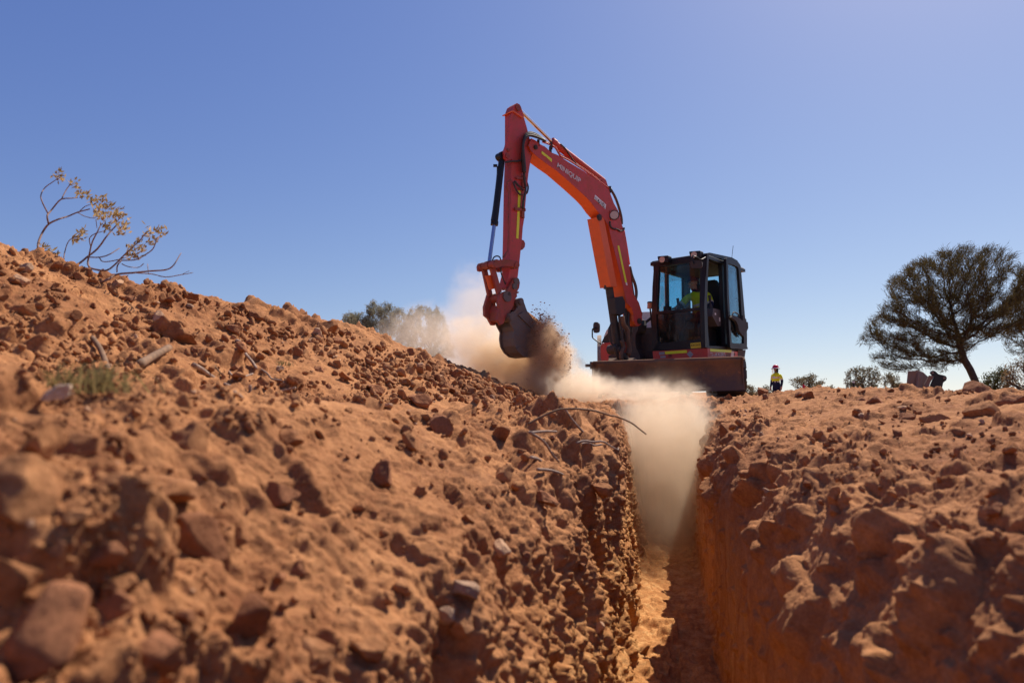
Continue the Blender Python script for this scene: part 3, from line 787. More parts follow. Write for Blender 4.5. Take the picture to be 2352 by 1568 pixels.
M_LINK = paint("worn_red_steel", (0.36, 0.05, 0.032), rough=0.5, dirt=0.75, dirtcol=(0.17, 0.085, 0.045), chips=0.8, chipcol=(0.09, 0.05, 0.035), bump=0.15, scale=7)
M_BLACK = paint("black_paint", (0.007, 0.0075, 0.011), rough=0.42, spec=0.35, dirt=0.08, dirtcol=(0.10, 0.05, 0.03))
M_DARK = paint("dark_plastic", (0.020, 0.019, 0.020), rough=0.6, dirt=0.25, dirtcol=(0.09, 0.05, 0.032))
M_BROWNBLACK = paint("dusty_dark_metal", (0.030, 0.025, 0.024), rough=0.6, dirt=0.5, dirtcol=(0.13, 0.07, 0.042))
M_HOSE = paint("hose_rubber", (0.028, 0.026, 0.025), rough=0.55, dirt=0.5, dirtcol=(0.13, 0.085, 0.06))
M_CHROME = paint("chrome_rod", (0.78, 0.79, 0.82), rough=0.12, dirt=0.05, metallic=1.0)
M_BLUEROD = paint("blue_grey_rod", (0.30, 0.36, 0.52), rough=0.22, dirt=0.1, metallic=0.8)
M_GREYPL = paint("light_grey_plastic", (0.78, 0.74, 0.68), rough=0.6, dirt=0.3, dirtcol=(0.42, 0.30, 0.20))
M_MIDGREY = paint("console_grey", (0.075, 0.072, 0.076), rough=0.55, dirt=0.2)
M_YEL = paint("reflective_yellow", (0.78, 0.80, 0.02), rough=0.4, dirt=0.06)
M_SIGNY = paint("sign_yellow", (0.72, 0.50, 0.02), rough=0.5, dirt=0.1)
M_WHITE = paint("white_label", (0.80, 0.78, 0.75), rough=0.5, dirt=0.1)
M_LETTER = paint("white_lettering", (0.66, 0.56, 0.53), rough=0.5, dirt=0.1)
M_INK = paint("black_lettering", (0.012, 0.012, 0.014), rough=0.6, dirt=0.0)
M_GREYLAB = paint("grey_label", (0.30, 0.30, 0.31), rough=0.5, dirt=0.2)
M_LAMP, _nt, _b = new_mat("lamp_glass")
_b.inputs['Base Color'].default_value = (0.62, 0.48, 0.36, 1); _b.inputs['Roughness'].default_value = 0.12
M_AMBER, _nt, _b = new_mat("amber_glass")
_b.inputs['Base Color'].default_value = (0.55, 0.22, 0.08, 1); _b.inputs['Roughness'].default_value = 0.2
def glass_mat(name, tint, dust=0.1, gloss=0.45):
    m = bpy.data.materials.new(name); m.use_nodes = True
    nt = m.node_tree; nt.nodes.clear()
    out = nt.nodes.new("ShaderNodeOutputMaterial")
    tr = nt.nodes.new("ShaderNodeBsdfTransparent"); tr.inputs[0].default_value = (*tint, 1)
    gl = nt.nodes.new("ShaderNodeBsdfGlossy"); gl.inputs['Roughness'].default_value = 0.02
    gl.inputs[0].default_value = (0.9, 0.95, 1, 1)
    df = nt.nodes.new("ShaderNodeBsdfDiffuse"); df.inputs[0].default_value = (0.45, 0.32, 0.22, 1)
    fr = nt.nodes.new("ShaderNodeFresnel"); fr.inputs[0].default_value = 1.45
    m1 = nt.nodes.new("ShaderNodeMixShader"); nt.links.new(math_n(nt, 'MULTIPLY', fr.outputs[0], gloss), m1.inputs[0])
    nt.links.new(tr.outputs[0], m1.inputs[1]); nt.links.new(gl.outputs[0], m1.inputs[2])
    n = noise_tex(nt, 6, 5, 0.6, coords(nt))
    r = ramp(nt, n.outputs['Fac'], [(0.35, (0, 0, 0)), (0.8, (1, 1, 1))])
    m2 = nt.nodes.new("ShaderNodeMixShader"); nt.links.new(math_n(nt, 'MULTIPLY', r.outputs[0], dust), m2.inputs[0])
    nt.links.new(m1.outputs[0], m2.inputs[1]); nt.links.new(df.outputs[0], m2.inputs[2])
    nt.links.new(m2.outputs[0], out.inputs[0])
    return m
M_GLASS = glass_mat("tinted_glass", (0.66, 0.84, 0.88), 0.05)
M_CLEAR = glass_mat("side_glass", (0.66, 0.86, 0.90), 0.0)
M_GLASSD = glass_mat("dusty_glass", (0.40, 0.44, 0.48), 0.14)

YC = R(40)                                             # the upper body has slewed to face left of the camera
FR0 = at(1625, 799, 11.3)
FRONT = Plane(FR0, -YC)
SIDE = Plane(FR0, R(90) - YC)
FWD = -FRONT.n; MLEFT = FRONT.u                        # machine forward, machine left (towards viewer's right)
PIV = at(1469, 738, 11.85)
BOOM = Plane(PIV, R(40))
BLADE = Plane(at(1535, 860, 10.26), -R(12))
TRK_Z = 0.125
MC = Vector((2.95, 12.45, TRK_Z))                      # swing centre
exc = tag(empty('excavator', MC, 0), 'red and black tracked excavator tipping its bucket of soil beside the trench', 'excavator')
def E(name, bm, mat, parent=None, smooth=False, bevel=0.0): return part(name, bm, mat, parent or exc, smooth, bevel)

def text_mesh(txt, M_img, pl, off, bold=0.0, shear=0.0):
    """Lettering: each glyph outline laid on the plane; M_img = (origin, baseline end, height vector) in photo points."""
    cu = bpy.data.curves.new("t", 'FONT'); cu.body = txt; cu.offset = bold; cu.resolution_u = 3; cu.shear = shear
    ob = bpy.data.objects.new("t", cu); COL.objects.link(ob)
    dg = bpy.context.evaluated_depsgraph_get(); me = bpy.data.meshes.new_from_object(ob.evaluated_get(dg))
    bm = BM(); bm.from_mesh(me)
    bpy.data.objects.remove(ob); bpy.data.curves.remove(cu); bpy.data.meshes.remove(me)
    xs = [v.co.x for v in bm.verts]; ys = [v.co.y for v in bm.verts]
    x0, x1, y0, y1 = min(xs), max(xs), min(ys), max(ys)
    (ox, oy), (bx, by), (hx, hy) = M_img
    for v in bm.verts:
        a, b = (v.co.x - x0) / (x1 - x0), (v.co.y - y0) / (y1 - y0)
        v.co = pl.on(ox + a * (bx - ox) + b * hx, oy + a * (by - oy) + b * hy, off)
    return bm
def decal(name, pl, pts, off, mat, parent, th=0.003):
    bm = BM(); a_poly(bm, pl, pts, off - th, th); return E(name, bm, mat, parent)
def pin_on(bm, pl, x, y, r, off, depth, n=20):
    p = pl.on(x, y, off); a_cyl(bm, p, p + pl.n * depth, r, n=n)

# ---------------------------------------------------------------- boom
BW = 0.25
boom_face = (ZL(Z1, (800,505),(850,530),(905,575),(960,602),(1030,668),(1110,700),(1230,780),(1400,880),(1600,1010),(1700,1100),(1760,1260),(1800,1330),(1850,1500))
    + ZL(Z2, (1890,100),(1930,430),(1960,640),(1985,800),(2050,900),(2080,1000),(2087,1100),(2075,1150),(2050,1172),(2012,1160),(1990,1110),(1990,1040),(1965,960),(1900,895),(1880,780),(1830,560),(1740,200),(1692,0))
    + ZL(Z1, (1640,1430),(1560,1340),(1500,1255),(1440,1190),(1300,1060),(1100,885),(1000,815),(880,725),(800,655),(765,590)))
bm = BM(); a_poly(bm, BOOM, boom_face, -BW/2 + 0.006, BW - 0.012)
boom = E('boom', bm, M_ORANGE, bevel=0.006)  # orange body between red sides: bounced light put into the colour
boom['label'] = 'cranked red boom with light bounced off the ground painted orange on its underside'
def plate(pts, off, th, name='side_plate', mat=M_RED, parent=None, bevel=0.004):
    bm = BM(); a_poly(bm, BOOM, pts, off, th); return E(name, bm, mat, parent, bevel=bevel)
plate(boom_face, -BW/2, 0.005, parent=boom, bevel=0)
plate(boom_face, BW/2 - 0.005, 0.005, parent=boom, bevel=0)
# guard over the boom ram
bm = BM(); a_poly(bm, BOOM, ZL(Z2, (1572,-95),(1640,-95),(1796,715),(1722,715)), -0.12, 0.24)
E('ram_guard', bm, M_ORANGE, boom, bevel=0.008)
# lift ram
bm = BM()
a_cyl(bm, BOOM.on(*Z2(1805,1430)), BOOM.on(*Z2(1690,640)), 0.068, 0.066, 24)
a_cyl(bm, BOOM.on(*Z2(1692,740)), BOOM.on(*Z2(1688,690)), 0.075, n=24)
pin_on(bm, BOOM, *Z2(1812,1440), 0.08, -0.1, 0.2)
lift = E('lift_ram', bm, M_BROWNBLACK, smooth=False)
bm = BM(); a_cyl(bm, BOOM.on(*Z2(1690,660)), BOOM.on(*Z1(1590,1430)), 0.04, n=20); E('ram_rod', bm, M_CHROME, lift)
# pins and bosses
for z, x, y, r in ((Z1,855,605,.035),(Z1,1595,1420,.055),(Z2,2060,1115,.052)):
    bm = BM()
    pin_on(bm, BOOM, *z(x,y), r, -BW/2 - 0.02, 0.02)
    pin_on(bm, BOOM, *z(x,y), r*0.5, -BW/2 - 0.03, 0.02)
    E('pin', bm, M_BROWNBLACK, boom)
# bracket for the arm ram on the boom's back
bm = BM()
for o in (-0.075, 0.045): a_poly(bm, BOOM, ZL(Z1, (1560,1030),(1585,985),(1612,970),(1640,966),(1668,990),(1685,1040),(1702,1115)), o, 0.03)
pin_on(bm, BOOM, *Z1(1640,1010), 0.035, -0.09, 0.18)
E('ram_bracket', bm, M_RED, boom, bevel=0.004)
# arm ram along the top
bm = BM()
a_cyl(bm, BOOM.on(*Z1(1630,1000)), BOOM.on(*Z1(1050,552)), 0.056, n=24)
a_cyl(bm, BOOM.on(*Z1(1075,570)), BOOM.on(*Z1(1035,540)), 0.066, n=24)
aram = E('arm_ram', bm, M_RED)
bm = BM(); a_cyl(bm, BOOM.on(*Z1(1040,544)), BOOM.on(*Z1(655,168)), 0.029, n=20); E('ram_rod', bm, M_CHROME, aram)
# pipes on the boom
def bt(name, pts, off, r, mat, parent, k=5):
    bm = BM(); a_tube(bm, [BOOM.on(x, y, off) for x, y in pts], r, 10, k); return E(name, bm, mat, parent, smooth=True)
for o, dy in ((-0.105, 0), (-0.06, -14)):
    bt('hydraulic_pipe', ZL(Z1, (930,545+dy),(1010,575+dy),(1075,612+dy),(1130,700+dy),(1160,722+dy),(1250,768+dy),(1450,900+dy),(1600,1010+dy),(1705,1092+dy)), o, 0.013, M_RED, boom)
for x, y in ((1020,640),(1030,590),(880,565),(1710,1100)):
    bm = BM(); p = BOOM.on(*Z1(x, y), -0.09); a_box(bm, Matrix.Translation(p), -0.02, 0.02, -0.04, 0.04, -0.05, 0.05)
    E('pipe_clamp', bm, M_BROWNBLACK, boom)
bt('hose', ZL(Z1, (1140,570),(1200,630),(1260,720),(1320,800),(1390,860)), -0.07, 0.011, M_HOSE, boom)
bt('hose', ZL(Z1, (1715,1085),(1770,1180),(1815,1300),(1845,1420),(1850,1500)), -0.05, 0.022, M_HOSE, boom)
bt('hose', ZL(Z1, (1712,1470),(1722,1530),(1760,1555),(1800,1560)) + ZL(Z2, (1830,70),(1870,60),(1878,30)), -0.14, 0.014, M_HOSE, boom)
bt('hose', ZL(Z2, (1942,480),(1965,580),(2005,690),(2020,790),(2008,880)), -0.03, 0.026, M_HOSE, boom)
bt('hose', ZL(Z2, (1945,520),(1970,700),(1985,800),(1990,850)), 0.05, 0.018, M_HOSE, boom)
bt('hydraulic_pipe', ZL(Z2, (1875,60),(1905,230),(1940,460)), -0.06, 0.013, M_RED, boom)
# work lamp on the boom
bm = BM(); a_poly(bm, BOOM, ZL(Z1, (1715,1345),(1800,1325),(1835,1420),(1800,1450),(1720,1430)), -0.14, 0.012)
wl = E('work_lamp', bm, M_RED, boom, bevel=0.003)
bm = BM(); c = BOOM.on(*Z1(1765,1405), -0.15); fd = -(BOOM.n * 0.45 + BOOM.u * 0.9).normalized()
fd = (FWD * 0.8 - BOOM.n * 0.5).normalized()
a_cyl(bm, c, c + fd * 0.06, 0.055, 0.085, 20); lh = E('work_lamp', bm, M_BROWNBLACK, boom)
bm = BM(); a_cyl(bm, c + fd * 0.061, c + fd * 0.066, 0.068, n=20); E('lamp_lens', bm, M_LAMP, lh)
# markings on the boom
FO = -BW/2 - 0.002
decal('reflective_strip', BOOM, ZL(Z1, (922,650),(1040,745),(1036,780),(962,712),(945,706),(918,678)), FO, M_YEL, boom)
decal('reflective_strip', BOOM, ZL(Z2, (1800,240),(1820,238),(1910,662),(1891,668)), FO, M_YEL, boom)
decal('warning_label', BOOM, ZL(Z2, (1895,668),(1912,666),(1920,698),(1902,700)), FO, M_WHITE, boom)
lb = decal('capacity_label', BOOM, ZL(Z1, (1540,1158),(1668,1273),(1660,1328),(1531,1206)), FO, M_WHITE, boom)
E('lettering', text_mesh("610", (Z1(1572,1248), Z1(1648,1312), (0/5.057, -50/5.057)), BOOM, FO - 0.006, 0.012), M_INK, lb)
E('lettering', text_mesh("RATED", (Z1(1541,1196), Z1(1568,1220), (0, -14/5.057)), BOOM, FO - 0.006), M_INK, lb)
E('lettering', text_mesh("CAPACITY", (Z1(1537,1212), Z1(1572,1243), (0, -14/5.057)), BOOM, FO - 0.006), M_INK, lb)
E('lettering', text_mesh("kg", (Z1(1643,1314), Z1(1656,1324), (0, -15/5.057)), BOOM, FO - 0.006), M_INK, lb)
E('lettering', text_mesh("MINIQUIP", (Z1(1094,846), Z1(1366,1036), (14/5.057, -62/5.057)), BOOM, FO - 0.003, 0.035), M_LETTER, boom)

# ---------------------------------------------------------------- arm
AW = 0.17
arm_face = (ZL(Z1, (577,186),(600,120),(632,95),(665,112),(690,170),(705,215),(714,265),(745,370),(768,460),(792,560),(797,680),(785,800),(765,920),(745,1100),(716,1440))
    + ZL(Z2, (700,30),(690,180),(676,290),(662,430),(640,612),(605,640),(560,690),(520,742),(500,735),(545,545),(555,100)) + ZL(Z1, (565,1000),(577,740)))
bm = BM(); a_poly(bm, BOOM, arm_face, -AW/2, AW)
arm = E('arm', bm, M_RED, bevel=0.006)
arm['label'] = 'red dipper arm hanging nearly upright'
for o in (-AW/2 - 0.005, AW/2 - 0.025):
    bm = BM(); a_poly(bm, BOOM, ZL(Z1, (577,190),(577,745),(548,752),(510,760),(484,728),(480,655),(500,600),(540,420),(556,260)), o, 0.03)
    E('ram_ear', bm, M_RED, arm, bevel=0.004)
bm = BM(); a_poly(bm, BOOM, ZL(Z1, (566,186),(590,178),(712,262),(700,272),(590,196),(570,200)), -AW/2 - 0.02, AW + 0.04)
E('cap_plate', bm, M_ORANGE, arm, bevel=0.003)
for z, x, y, r in ((Z1,655,150,.05),(Z1,536,640,.022),(Z1,526,708,.036)):
    bm = BM(); pin_on(bm, BOOM, *z(x,y), r, -AW/2 - 0.022, AW + 0.044)
    E('pin', bm, M_LINK, arm, bevel=0.003)
bm = BM(); a_poly(bm, BOOM, ZL(Z2, (688,170),(715,180),(728,215),(724,255),(700,285),(672,295)), -0.02, 0.04); E('lifting_eye', bm, M_LINK, arm, bevel=0.003)
# hoses looping from boom to arm
for o, d in ((-0.15, 0), (-0.19, 18), (-0.11, -14)):
    bt('hose', ZL(Z1, (965,535),(900,495+d*.6),(830,462+d),(770,455+d),(722,500+d),(705,600),(702+d*.6,720),(712+d*.7,830),(716+d*.5,900)), o, 0.02, M_HOSE, arm)
bt('hose', ZL(Z1, (800,515),(800,620),(795,700),(770,800),(745,900)), -0.05, 0.012, M_HOSE, arm)
bt('hose', ZL(Z1, (716,900),(722,1000),(735,1080),(722,1160),(706,1240),(704,1320)), -0.13, 0.017, M_HOSE, arm)
bt('hose', ZL(Z1, (590,1010),(620,1090),(660,1150),(700,1160)), -0.12, 0.012, M_HOSE, arm)
bt('hose', ZL(Z1, (605,1000),(650,1050),(690,1090),(708,1110)), -0.12, 0.014, M_HOSE, arm)
bt('hose', ZL(Z1, (745,1010),(762,1070),(752,1130),(735,1150)), -0.05, 0.014, M_HOSE, arm)
bt('hydraulic_pipe', ZL(Z1, (560,990),(520,1020),(520,1080),(538,1140),(536,1300),(535,1560)) + ZL(Z2, (532,170),(528,280),(500,340),(470,372)), -0.105, 0.013, M_LINK, arm)
bt('hydraulic_pipe', ZL(Z1, (500,782),(560,772),(640,770),(690,752)), -0.12, 0.014, M_HOSE, arm)
bt('hose', ZL(Z2, (345,415),(365,375),(400,360),(435,378),(445,440),(450,560),(500,690)), -0.06, 0.010, M_HOSE, arm)
for z, (x0, y0, x1, y1) in ((Z1,(630,950,745,985)),(Z1,(615,1305,735,1350)),(Z1,(700,930,740,1080)),(Z1,(694,1290,722,1430))):
    bm = BM(); a_poly(bm, BOOM, ZL(z, (x0,y0),(x1,y0+12),(x1,y1),(x0,y1-12)), -AW/2 - 0.035, 0.03)
    E('hose_clamp', bm, M_LINK, arm, bevel=0.003)
decal('reflective_strip', BOOM, ZL(Z1, (650,1105),(678,1117),(657,1560)) + ZL(Z2, (650,160),(624,152)), -AW/2 - 0.002, M_YEL, arm)
# bucket ram
bm = BM()
a_cyl(bm, BOOM.on(*Z1(462,706)), BOOM.on(*Z1(372,1488)), 0.048, n=24); a_cyl(bm, BOOM.on(*Z1(374,1470)), BOOM.on(*Z1(369,1512)), 0.056, n=24)
pin_on(bm, BOOM, *Z1(462,706), 0.055, -0.05, 0.1)
p = BOOM.on(*Z1(405,822), 0.0); a_cyl(bm, p, p + Vector((-0.06, 0, 0)), 0.022, n=12)
p = BOOM.on(*Z1(330,1462), 0.0); a_cyl(bm, p + Vector((0.05, 0, 0)), p, 0.02, n=12)
bram = E('bucket_ram', bm, M_BLACK)
bt('hose', ZL(Z1, (405,830),(400,960),(360,1300),(335,1460)), 0.03, 0.010, M_HOSE, bram)
bm = BM(); a_cyl(bm, BOOM.on(*Z1(370,1500)), BOOM.on(*Z2(310,440)), 0.028, n=20); E('ram_rod', bm, M_BLUEROD, bram)

# ---------------------------------------------------------------- linkage, coupler, bucket
bm = BM()
for a, b, r in ((-0.20, -0.12, 0.058), (-0.115, -0.05, 0.052), (-0.045, 0.045, 0.062), (0.05, 0.115, 0.052), (0.12, 0.20, 0.058)):
    p = BOOM.on(*Z2(300, 468)); a_cyl(bm, p + BOOM.n * a, p + BOOM.n * b, r, n=24)
lnk = E('bucket_linkage', bm, M_LINK, bevel=0.004)
for o in (-0.205, 0.165):
    sh = -88 if o < 0 else 0
    pts = [(385,412),(450,400),(560,404),(630,414),(662,440),(664,475),(640,505),(610,505),(575,480),(480,474),(400,500),(372,490),(365,440)]
    bm = BM()
    base = [BOOM.on(*Z2(x, y), -0.205) for x, y in pts]
    a = [p + BOOM.n * (o + 0.205) for p in base]; a_hull(bm, a, [p + BOOM.n * 0.04 for p in a])
    E('rocker_link', bm, M_LINK, lnk, bevel=0.005)
for x, y, r, o, d in ((636,465,0.04,-0.22,0.44),(388,458,0.036,-0.215,0.02)):
    bm = BM(); pin_on(bm, BOOM, *Z2(x, y), r, o, d); E('pin', bm, M_LINK, lnk, bevel=0.003)
for pts, o in (([(330,500),(382,500),(458,775),(412,800)], -0.10), ([(240,520),(290,520),(352,812),(306,825)], 0.09)):
    bm = BM(); a_poly(bm, BOOM, ZL(Z2, *pts), o, 0.045); E('push_link', bm, M_LINK, lnk, bevel=0.004)
bm = BM(); a_poly(bm, BOOM, ZL(Z2, (268,588),(346,574),(388,735),(318,752)), -0.04, 0.02); E('link_plate', bm, M_ORANGE, lnk, bevel=0.003)
bm = BM()
a_poly(bm, BOOM, ZL(Z2, (600,614),(645,620),(668,665),(658,730),(636,770),(655,775),(652,790),(632,795),(634,830),(605,868),(590,950),(548,1008),(500,1075),(478,1140),(445,1160),(405,1100),(432,965),(414,900),(440,800),(482,776),(520,760)), -0.14, 0.05)
coup = E('quick_coupler', bm, M_LINK, bevel=0.008)
coup['label'] = 'worn red quick coupler between arm and bucket'
bm = BM(); a_poly(bm, BOOM, ZL(Z2, (300,806),(345,820),(380,900),(400,1000),(395,1120),(375,1165),(345,1160),(305,1085),(262,1050),(258,950)), 0.12, 0.05); E('coupler_plate', bm, M_LINK, coup, bevel=0.008)
bm = BM(); p = BOOM.on(*Z2(480, 835), -0.12); a_cyl(bm, p, p + BOOM.n * 0.26, 0.068, n=24)
p = BOOM.on(*Z2(600,690), -0.12); a_cyl(bm, p, p + BOOM.n * 0.26, 0.06, n=24)
a_poly(bm, BOOM, ZL(Z2, (440,930),(565,940),(560,1010),(500,1075),(470,1120),(430,1100),(425,1000)), -0.10, 0.24)
a_poly(bm, BOOM, ZL(Z2, (560,880),(640,880),(655,930),(600,1000),(560,980)), -0.08, 0.18)
E('coupler_body', bm, M_LINK, coup, bevel=0.01)
for x, y, r in ((632,650,.05),(612,712,.045),(525,830,.075),(548,800,.03)):
    bm = BM(); pin_on(bm, BOOM, *Z2(x, y), r, -0.16, 0.03); E('pin', bm, M_STEEL, coup, bevel=0.003)

KW = 0.34
side_pts = [(628,905),(650,866),(672,846),(692,852),(710,884),(752,1000),(872,1160),(930,1235),(1040,1270),(1150,1290),(1125,1350),(1060,1420),(1000,1450),(935,1475),(870,1520),(790,1540),(710,1525),(650,1475),(608,1400),(595,1310),(602,1230),(575,1180),(545,1120),(535,1065),(560,1020),(600,1005),(642,955)]
bm = BM(); a_poly(bm, BOOM, ZL(Z2, *side_pts), -KW/2, 0.03)
bucket = E('bucket', bm, M_STEEL, bevel=0.006)
bucket['label'] = 'dark worn digging bucket tipped forward'
base = [BOOM.on(*Z2(x, y), -KW/2) for x, y in side_pts]
bm = BM(); a = [p + BOOM.n * (KW - 0.03) for p in base]; a_hull(bm, a, [p + BOOM.n * 0.03 for p in a]); E('side_plate', bm, M_STEEL, bucket, bevel=0.006)
back = [(640,1000),(602,1090),(590,1180),(604,1230),(597,1310),(610,1400),(652,1474),(712,1523),(790,1537),(868,1517),(935,1472),(1060,1417),(1148,1296)]
bk = [BOOM.on(*Z2(x, y), -KW/2 + 0.028) for x, y in back]
cen = BOOM.on(*Z2(800, 1250), -KW/2 + 0.028)
inner = [p + (cen - p).normalized() * 0.02 for p in bk]
bm = BM()
for i in range(len(bk) - 1):
    q4 = [bk[i], bk[i+1], inner[i+1], inner[i]]
    a_hull(bm, q4, [p + BOOM.n * (KW - 0.056) for p in q4])
E('back_shell', bm, M_STEEL, bucket)
bm = BM()
a_poly(bm, BOOM, ZL(Z2, (652,1046),(700,1010),(748,1004),(870,1164),(925,1240),(905,1275),(880,1270)), -KW/2 - 0.022, 0.024)
a_poly(bm, BOOM, ZL(Z2, (628,1445),(672,1410),(760,1462),(860,1440),(940,1400),(985,1440),(935,1474),(870,1518),(790,1538),(710,1522),(655,1478)), -KW/2 - 0.018, 0.02)
E('wear_plate', bm, M_STEEL, bucket, bevel=0.005)
for x, y, r in ((683,885,.05),(574,1070,.06)):
    bm = BM(); pin_on(bm, BOOM, *Z2(x, y), r, -KW/2 - 0.03, KW + 0.06); pin_on(bm, BOOM, *Z2(x, y), r*.6, -KW/2 - 0.04, 0.02)
    E('pin', bm, M_STEEL, bucket, bevel=0.004)
for k in range(3):
    off = -KW/2 + 0.02 + k * (KW - 0.10) / 2
    bm = BM(); t = [BOOM.on(*Z2(x, y), -KW/2) + BOOM.n * (off + KW/2) for x, y in ((1110,1278),(1150,1290),(1205,1288),(1198,1306),(1155,1345),(1110,1345))]
    a_hull(bm, t, [p + BOOM.n * 0.06 for p in t]); E('tooth', bm, M_GREYLAB, bucket, bevel=0.004)

# ---------------------------------------------------------------- cab
CL = 1.72
cab = BM()
for pts in ([(150,1332),(140,900),(150,560),(166,330),(182,290),(205,268),(228,262),(228,318),(205,862),(195,895),(213,1222),(238,1250),(238,1330)],
            [(725,180),(812,158),(800,400),(788,800),(800,1100),(816,1302),(735,1308),(735,1190),(722,840),(718,810)],
            [(205,268),(228,255),(725,170),(725,258),(228,318)],
            [(198,862),(718,810),(722,842),(196,896)],
            [(213,1222),(240,1246),(722,1194),(737,1180),(737,1308),(150,1332)]):
    a_poly(cab, FRONT, ZL(Z5, *pts), 0, 0.07)
for pts in ([(802,160),(836,160),(818,205),(808,330),(800,700),(806,1000),(818,1285),(816,1302),(788,1290),(776,800)],
            [(812,158),(840,152),(1000,186),(1110,210),(1180,250),(1175,285),(1050,232),(985,218),(818,206)],
            [(985,216),(1050,226),(1070,700),(1095,1305),(1032,1300),(1004,700)],
            [(816,1276),(1300,1290),(1300,1316),(816,1304)],
            [(1185,262),(1215,310),(1240,600),(1268,930),(1285,1310),(1255,1310),(1225,930),(1195,500),(1170,300)]):
    a_poly(cab, SIDE, ZL(Z5, *pts), 0, 0.07)
FRt, FRb = FRONT.on(*Z5(806, 190)), FRONT.on(*Z5(814, 1300))
FLt, FLb = FRONT.on(*Z5(205, 280)), FRONT.on(*Z5(150, 1330))
back_v = FRONT.n * CL
HT = (FRt.z + FLt.z) / 2; HB = (FRb.z + FLb.z) / 2
WID = (FRb - FLb).length
CM = Matrix((( FRONT.u.x, FRONT.n.x, 0, FLb.x), (FRONT.u.y, FRONT.n.y, 0, FLb.y), (0, 0, 1, 0), (0, 0, 0, 1)))   # cab frame: x to machine left, y to the back
def cz(t): return HB + (HT - HB) * t
# far side wall (machine right), rear wall
a_box(cab, CM, 0.0, 0.05, 0.08, CL, cz(0), cz(0.36)); a_box(cab, CM, 0.0, 0.05, 0.08, CL, cz(0.93), cz(1.0))
a_box(cab, CM, 0.0, 0.05, 0.50, 0.57, cz(0.36), cz(0.93)); a_box(cab, CM, 0.0, 0.05, 1.18, 1.45, cz(0.36), cz(0.93)); a_box(cab, CM, 0.0, 0.06, CL - 0.1, CL, cz(0.36), cz(0.93))
a_box(cab, CM, 0.05, WID - 0.07, CL - 0.05, CL - 0.002, cz(0), cz(0.46)); a_box(cab, CM, 0.05, WID - 0.07, CL - 0.05, CL - 0.002, cz(0.965), cz(1.0))
a_box(cab, CM, WID - 0.16, WID - 0.075, CL - 0.08, CL - 0.004, cz(0.46), cz(0.965)); a_box(cab, CM, 0.062, 0.14, CL - 0.08, CL - 0.004, cz(0.46), cz(0.965))
a_box(cab, CM, 0.052, WID - 0.08, 0.072, CL - 0.06, cz(0.0) + 0.004, cz(0.03))
cabo = E('cab', cab, M_BLACK, bevel=0.012)
cabo['label'] = 'black cab with its door swung fully open'
# roof: shallow shell with rounded edge
bm = BM()
def ring(ins, z): return [CM @ Vector(p) for p in ((ins - 0.01, ins - 0.01, z + 0.0), (WID - ins + 0.01, ins - 0.01, z), (WID - ins + 0.01, CL - ins, z - 0.01), (ins - 0.01, CL - ins, z - 0.01))]
lv = [(0.0, HT - 0.03), (0.0, HT + 0.02), (0.03, HT + 0.05), (0.10, HT + 0.068)]
rg = [[bm.verts.new(p + Vector((0, 0, 0.0)) + (0 if True else 0) * p) for p in ring(i, z)] for i, z in lv]
bm.faces.new(rg[0]); bm.faces.new(rg[-1])
for a, b in zip(rg, rg[1:]):
    for i in range(4): bm.faces.new((a[i], a[(i+1) % 4], b[(i+1) % 4], b[i]))
for v in bm.verts:                                      # follow the lean of the machine
    q = CM.inverted() @ v.co; v.co.z += (FRt.z - FLt.z) * (q.x / WID - 0.5)
E('roof', bm, M_BLACK, cabo, bevel=0.015)
decal('windscreen', FRONT, ZL(Z5, (222,312),(730,250),(724,818),(200,868)), 0.035, M_GLASS, cabo, 0.005)
decal('lower_windscreen', FRONT, ZL(Z5, (192,890),(728,836),(742,1190),(236,1250),(210,1222)), 0.035, M_GLASSD, cabo, 0.005)
for y0, y1 in ((0.085, 0.50), (0.57, 1.18)):
    bm = BM(); a_box(bm, CM, 0.02, 0.025, y0, y1, cz(0.36), cz(0.93)); E('side_window', bm, M_CLEAR, cabo)
bm = BM(); a_box(bm, CM, 0.14, WID - 0.16, CL - 0.03, CL - 0.025, cz(0.46), cz(0.965)); E('rear_window', bm, M_CLEAR, cabo)
decal('side_window', SIDE, ZL(Z5, (1050,235),(1180,290),(1200,500),(1230,930),(1255,1290),(1095,1290),(1070,700)), 0.03, M_GLASSD, cabo, 0.005)
# door swung back flat against the side
bm = BM()
door_out = [(1040,222),(1056,216),(1110,236),(1186,268),(1206,292),(1218,340),(1240,620),(1262,930),(1284,960),(1292,1130),(1292,1300),(1276,1318),(1100,1306),(1088,1290),(1052,700)]
door_in = [(1064,290),(1070,284),(1132,302),(1180,326),(1190,350),(1212,640),(1228,925),(1228,1120),(1256,1170),(1256,1240),(1250,1246),(1118,1246),(1106,1236),(1076,700),(1066,450)]
n = len(door_out)
for i in range(n):
    j = (i + 1) % n
    a_poly(bm, SIDE, [Z5(*door_out[i]), Z5(*door_out[j]), Z5(*door_in[j]), Z5(*door_in[i])], -0.09, 0.05)
bmesh.ops.remove_doubles(bm, verts=bm.verts, dist=0.0005)
door = E('door', bm, M_BLACK, cabo)
decal('door_glass', SIDE, ZL(Z5, *door_in), -0.065, M_GLASS, door, 0.004)
bm = BM(); a_poly(bm, SIDE, ZL(Z5, (1104,932),(1120,905),(1190,930),(1230,965),(1265,985),(1284,1060),(1270,1120),(1255,1165),(1225,1135),(1195,1090),(1185,1030),(1160,975)), -0.14, 0.05)
hnd = E('handle', bm, M_DARK, door, bevel=0.015)
bt2 = BM(); a_tube(bt2, [SIDE.on(*Z5(x, y), -0.15) for x, y in ((1112,905),(1130,872),(1165,880),(1190,905),(1196,930))], 0.012, 8); E('handle', bt2, M_DARK, door, smooth=True)
